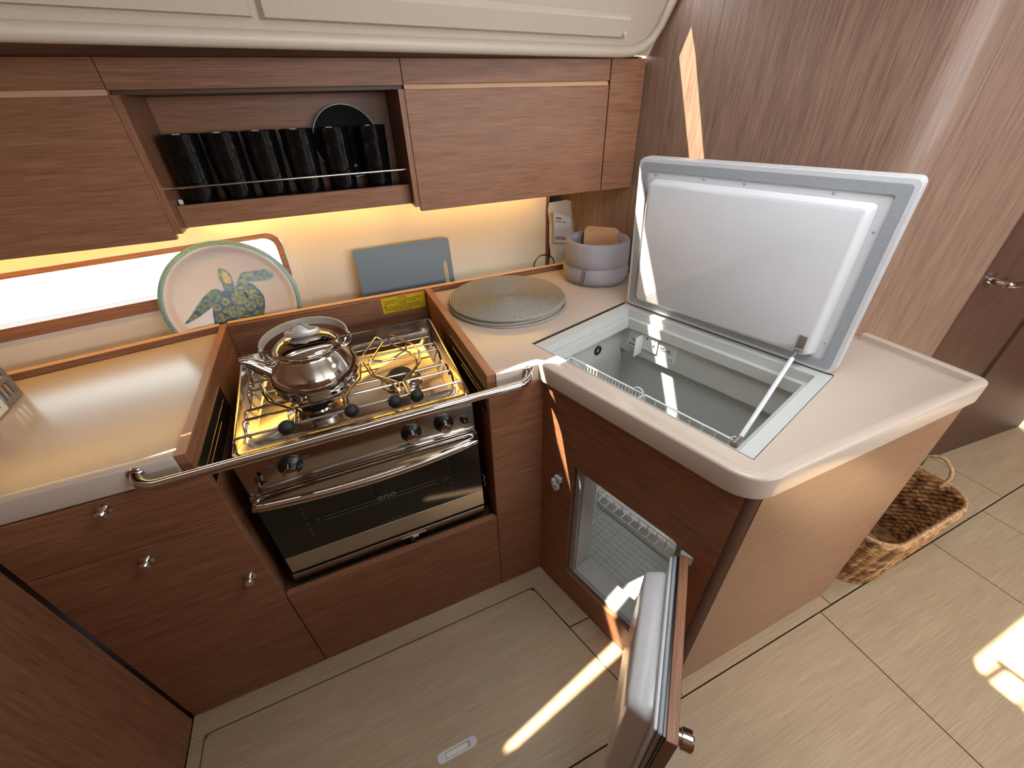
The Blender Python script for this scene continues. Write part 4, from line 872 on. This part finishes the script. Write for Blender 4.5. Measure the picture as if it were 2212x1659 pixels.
# fabric bread basket with turned-down cuff
BX, BY, BZ = 0.893, 1.285, ZS + 0.0022
bk = thing('bread_basket', 'lilac grey fabric bread basket with a turned-down cuff', 'basket', (BX, BY, BZ))
def soft(prof, amp, tilt=0.0, seg=56):
    def f(b):
        rings = []
        for r, z in prof:
            ring = []
            for k in range(seg):
                a = 2*math.pi*k/seg
                w = 1 + amp*(0.5*math.sin(3*a+z*30) + 0.35*math.sin(7*a - z*55) + 0.2*math.sin(11*a+z*20))
                ring.append(b.verts.new((r*w*math.cos(a)*1.14, r*w*math.sin(a)*1.10, z*1.12)))
            rings.append(ring)
        for p, q in zip(rings, rings[1:]):
            for k in range(seg): b.faces.new((p[k], p[(k+1) % seg], q[(k+1) % seg], q[k]))
        b.faces.new(rings[0][::-1])
    return f
MBK = Matrix.Translation((BX, BY, BZ))
mk('body', 'fabric', bk, soft([(0.085, 0.0), (0.098, 0.004), (0.106, 0.018), (0.108, 0.035), (0.103, 0.055), (0.094, 0.075), (0.088, 0.095), (0.087, 0.120), (0.084, 0.120), (0.084, 0.10), (0.086, 0.03), (0.085, 0.012)], 0.035), MBK, True, 180)
mk('cuff', 'fabric', bk, soft([(0.092, 0.064), (0.101, 0.058), (0.1045, 0.061), (0.1035, 0.09), (0.100, 0.128), (0.096, 0.136), (0.090, 0.134), (0.084, 0.116), (0.083, 0.06)], 0.014), MBK, True, 180)
mk('side_stripe', 'ink', bk, lambda b: [tube(b, [(0.126*math.cos(R(a0+da*t)), 0.121*math.sin(R(a0+da*t)), 0.012 + 0.055*t) for t in (0, 0.2, 0.4, 0.6, 0.8, 1.0)], 0.0012, 5) for a0, da in ((213, 4), (217, 4))], MBK)
MCK = Matrix.Translation((BX+0.028, BY+0.020, BZ+0.100)) @ Euler((R(60), R(6), R(-24))).to_matrix().to_4x4()
tag(mk('cork_mat', 'cork', None, lambda b: prism(b, rrect(-0.066, 0.066, -0.060, 0.080, 0.020, 5), flat, -0.004, 0.004), MCK), 'tan cork square sticking out of the fabric basket', 'cork mat')

# plastic bag with card label, in the recess
GX, GY = 0.902, 1.555
bag = thing('plastic_bag', 'clear plastic pack with white card label beside the basket', 'bag', (GX, GY, 0.773))
MG = frame_mat((GX-0.065, 1.530, 0.773), Vector((1, 0.16, 0)), Vector((0, 0.10, 1)))
def bagf(b):
    W, Hh = 0.185, 0.362; nx, nz = 12, 14
    for side in (-1, 1):
        g = []
        for j in range(nz+1):
            row = []
            for i in range(nx+1):
                x = W*i/nx; z = Hh*j/nz
                if x > 0.5*W: z *= 1 - 0.10*(x/W-0.5)*2
                th = 0.022*math.sin(math.pi*i/nx)**0.6*math.sin(math.pi*min(0.98, j/nz+0.08))**0.6
                row.append(b.verts.new((x + 0.003*math.sin(9*z*20+i), z, side*th + 0.003*math.sin(i*1.7+j*2.3))))
            g.append(row)
        for j in range(nz):
            for i in range(nx): b.faces.new((g[j][i], g[j][i+1], g[j+1][i+1], g[j+1][i]))
mk('film', 'film', bag, bagf, MG, True, 60)
cd = mk('card_label', 'sticker', bag, lambda b: prism(b, [(0.004, 0.212), (0.096, 0.192), (0.090, 0.296), (0.004, 0.328)], flat, 0.0275, 0.0282), MG)
MBL = MG @ Matrix.Translation((0.040, 0.289, 0.0283)) @ Matrix.Rotation(R(-15), 4, 'Z')
bars('print', cd, MBL, [(-0.028, 0.000, 0.006, 0.006), (-0.028, 0.008, -0.004, 0.003), (0.012, 0.026, -0.004, 0.004), (0.016, 0.022, 0.008, 0.002)])
mk('barcode', 'ink', cd, lambda b: [prism(b, [(0.012+0.0042*k, 0.222-0.0009*k), (0.0140+0.0042*k, 0.222-0.0009*k), (0.0140+0.0042*k, 0.236-0.0009*k), (0.012+0.0042*k, 0.236-0.0009*k)], flat, 0.0283, 0.0286) for k in range(13)], MG)
mk('white_insert', 'sticker', bag, lambda b: rbox(b, 0.010, 0.140, 0.02, 0.165, -0.006, 0.006, 0.004, 2), MG)
mk('grey_symbol', 'inkgrey', bag, lambda b: (plate(b, [(0.094, 0.120), (0.128, 0.114), (0.130, 0.154), (0.098, 0.158)], [[(0.102, 0.128), (0.122, 0.124), (0.123, 0.147), (0.104, 0.150)]], flat, 0.0235, 0.0241),), MG)
tag(mk('power_cable', 'black', None, lambda b: tube(b, smooth_path([(0.735, 1.497, 0.774), (0.735, 1.492, 0.93), (0.760, 1.490, 0.955), (0.800, 1.492, 0.950), (0.832, 1.500, 0.925), (0.838, 1.510, 0.774)], 0.035, 6), 0.0028, 8), None, True), 'thin black cable looping up behind the fiddle board', 'cable')

# grey dish rack on the left worktop
dk = thing('dish_rack', 'grey plastic dish rack at the aft end of the left worktop', 'dish rack', (-0.90, 1.19, ZS))
MDK = frame_mat((-0.800, 1.262, ZS+0.0002), Vector((-1, -0.02, 0)), Vector((0.02, -1, 0)))   # x away to the left, y towards the front
def rackf(b):
    rbox(b, 0.0, 0.26, 0.0, 0.16, 0.0, 0.016, 0.004, 2)
    for y in (0.004, 0.152):
        tube(b, smooth_path([(0.006, y, 0.014), (0.006, y, 0.105), (0.25, y, 0.105), (0.25, y, 0.014)], 0.03), 0.006, 10)
    for k in range(8): box(b, 0.003, 0.008, 0.012+0.018*k, 0.017+0.018*k, 0.014, 0.052)
    rbox(b, 0.001, 0.010, 0.0, 0.16, 0.048, 0.062, 0.002, 1)
mk('frame', 'rack', dk, rackf, MDK, True, 40)
dlb = mk('paper_label', 'sticker', dk, lambda b: box(b, -0.0008, 0.0, 0.075, 0.150, 0.004, 0.046), MDK)
bars('print', dlb, frame_mat(MDK @ Vector((-0.0009, 0.112, 0.026)), MDK.to_3x3() @ Vector((0, -1, 0)), (0, 0, 1)), [(0.004, 0.020, -0.008, 0.018), (-0.022, -0.002, -0.006, 0.004)])

# ================================================================ WICKER BASKET ON THE FLOOR
wb = thing('wicker_basket', 'brown woven water hyacinth basket on the floor beside the island', 'basket', (1.57, 0.36, 0))
WB = Matrix.Translation((1.575, 0.365, 0.001))
def oblong(a, b_, rr, n=64):
    P = rrect(-a, a, -b_, b_, rr, n//4-1); return P
def braid(a, b_, rr, z, th, lean):
    def f(bm):
        base = oblong(a, b_, rr, 64); n = len(base); seg = 8
        # lengths
        L = [0]
        for i in range(n): L.append(L[-1] + math.hypot(base[(i+1) % n][0]-base[i][0], base[(i+1) % n][1]-base[i][1]))
        N = 150; pts = []
        for k in range(N):
            s = L[-1]*k/N; i = max(j for j in range(n) if L[j] <= s+1e-9); t = (s-L[i])/max(1e-9, L[i+1]-L[i]); p, q = base[i], base[(i+1) % n]
            pts.append((p[0]+(q[0]-p[0])*t, p[1]+(q[1]-p[1])*t))
        for ph in (0, math.pi):
            P = []; rad = []
            for k, (x, y) in enumerate(pts):
                w = 2*math.pi*k*24/N + ph; d = math.hypot(x, y); nx, ny = x/d, y/d
                P.append((x + nx*0.0055*math.cos(w), y + ny*0.0055*math.cos(w), z + 0.0075*math.sin(w))); rad.append(th*(0.82 + 0.25*abs(math.sin(w*0.5 + z*90)) + random.uniform(-0.06, 0.06)))
            tube(bm, P, rad, 6, True)
    return f
nrow = 15; Hb = 0.285
for k in range(nrow):
    t = k/(nrow-1); a = 0.190 + 0.055*t; b_ = 0.105 + 0.030*t
    mk('braid', 'wicker', wb, braid(a, b_, 0.09, 0.012 + (Hb-0.02)*t, 0.0095, t), WB, True, 180)
mk('base', 'wicker', wb, lambda b: prism(b, oblong(0.185, 0.10, 0.088), flat, 0.002, 0.012), WB)
mk('inner_lining', 'wicker', wb, lambda b: [b.faces.new([b.verts.new(p) for p in q]) for q in [((o0[i][0], o0[i][1], 0.01), (o0[(i+1) % len(o0)][0], o0[(i+1) % len(o0)][1], 0.01), (o1[(i+1) % len(o0)][0], o1[(i+1) % len(o0)][1], Hb-0.004), (o1[i][0], o1[i][1], Hb-0.004)) for o0, o1 in [(oblong(0.186, 0.101, 0.088), oblong(0.241, 0.131, 0.088))] for i in range(len(oblong(0.186, 0.101, 0.088)))]], WB, True, 180)
mk('top_hoop', 'rope', wb, lambda b: tube(b, [(x, y, Hb+0.006) for x, y in oblong(0.247, 0.137, 0.095)], 0.0062, 8, True), WB, True)
for s in (1, -1):
    mk('handle', 'rope', wb, lambda b: tube(b, smooth_path([(s*0.225, -0.045, Hb-0.01), (s*0.244, -0.050, Hb+0.05), (s*0.250, 0.0, Hb+0.095), (s*0.244, 0.050, Hb+0.05), (s*0.225, 0.045, Hb-0.01)], 0.05, 8), 0.0062, 8), WB, True)
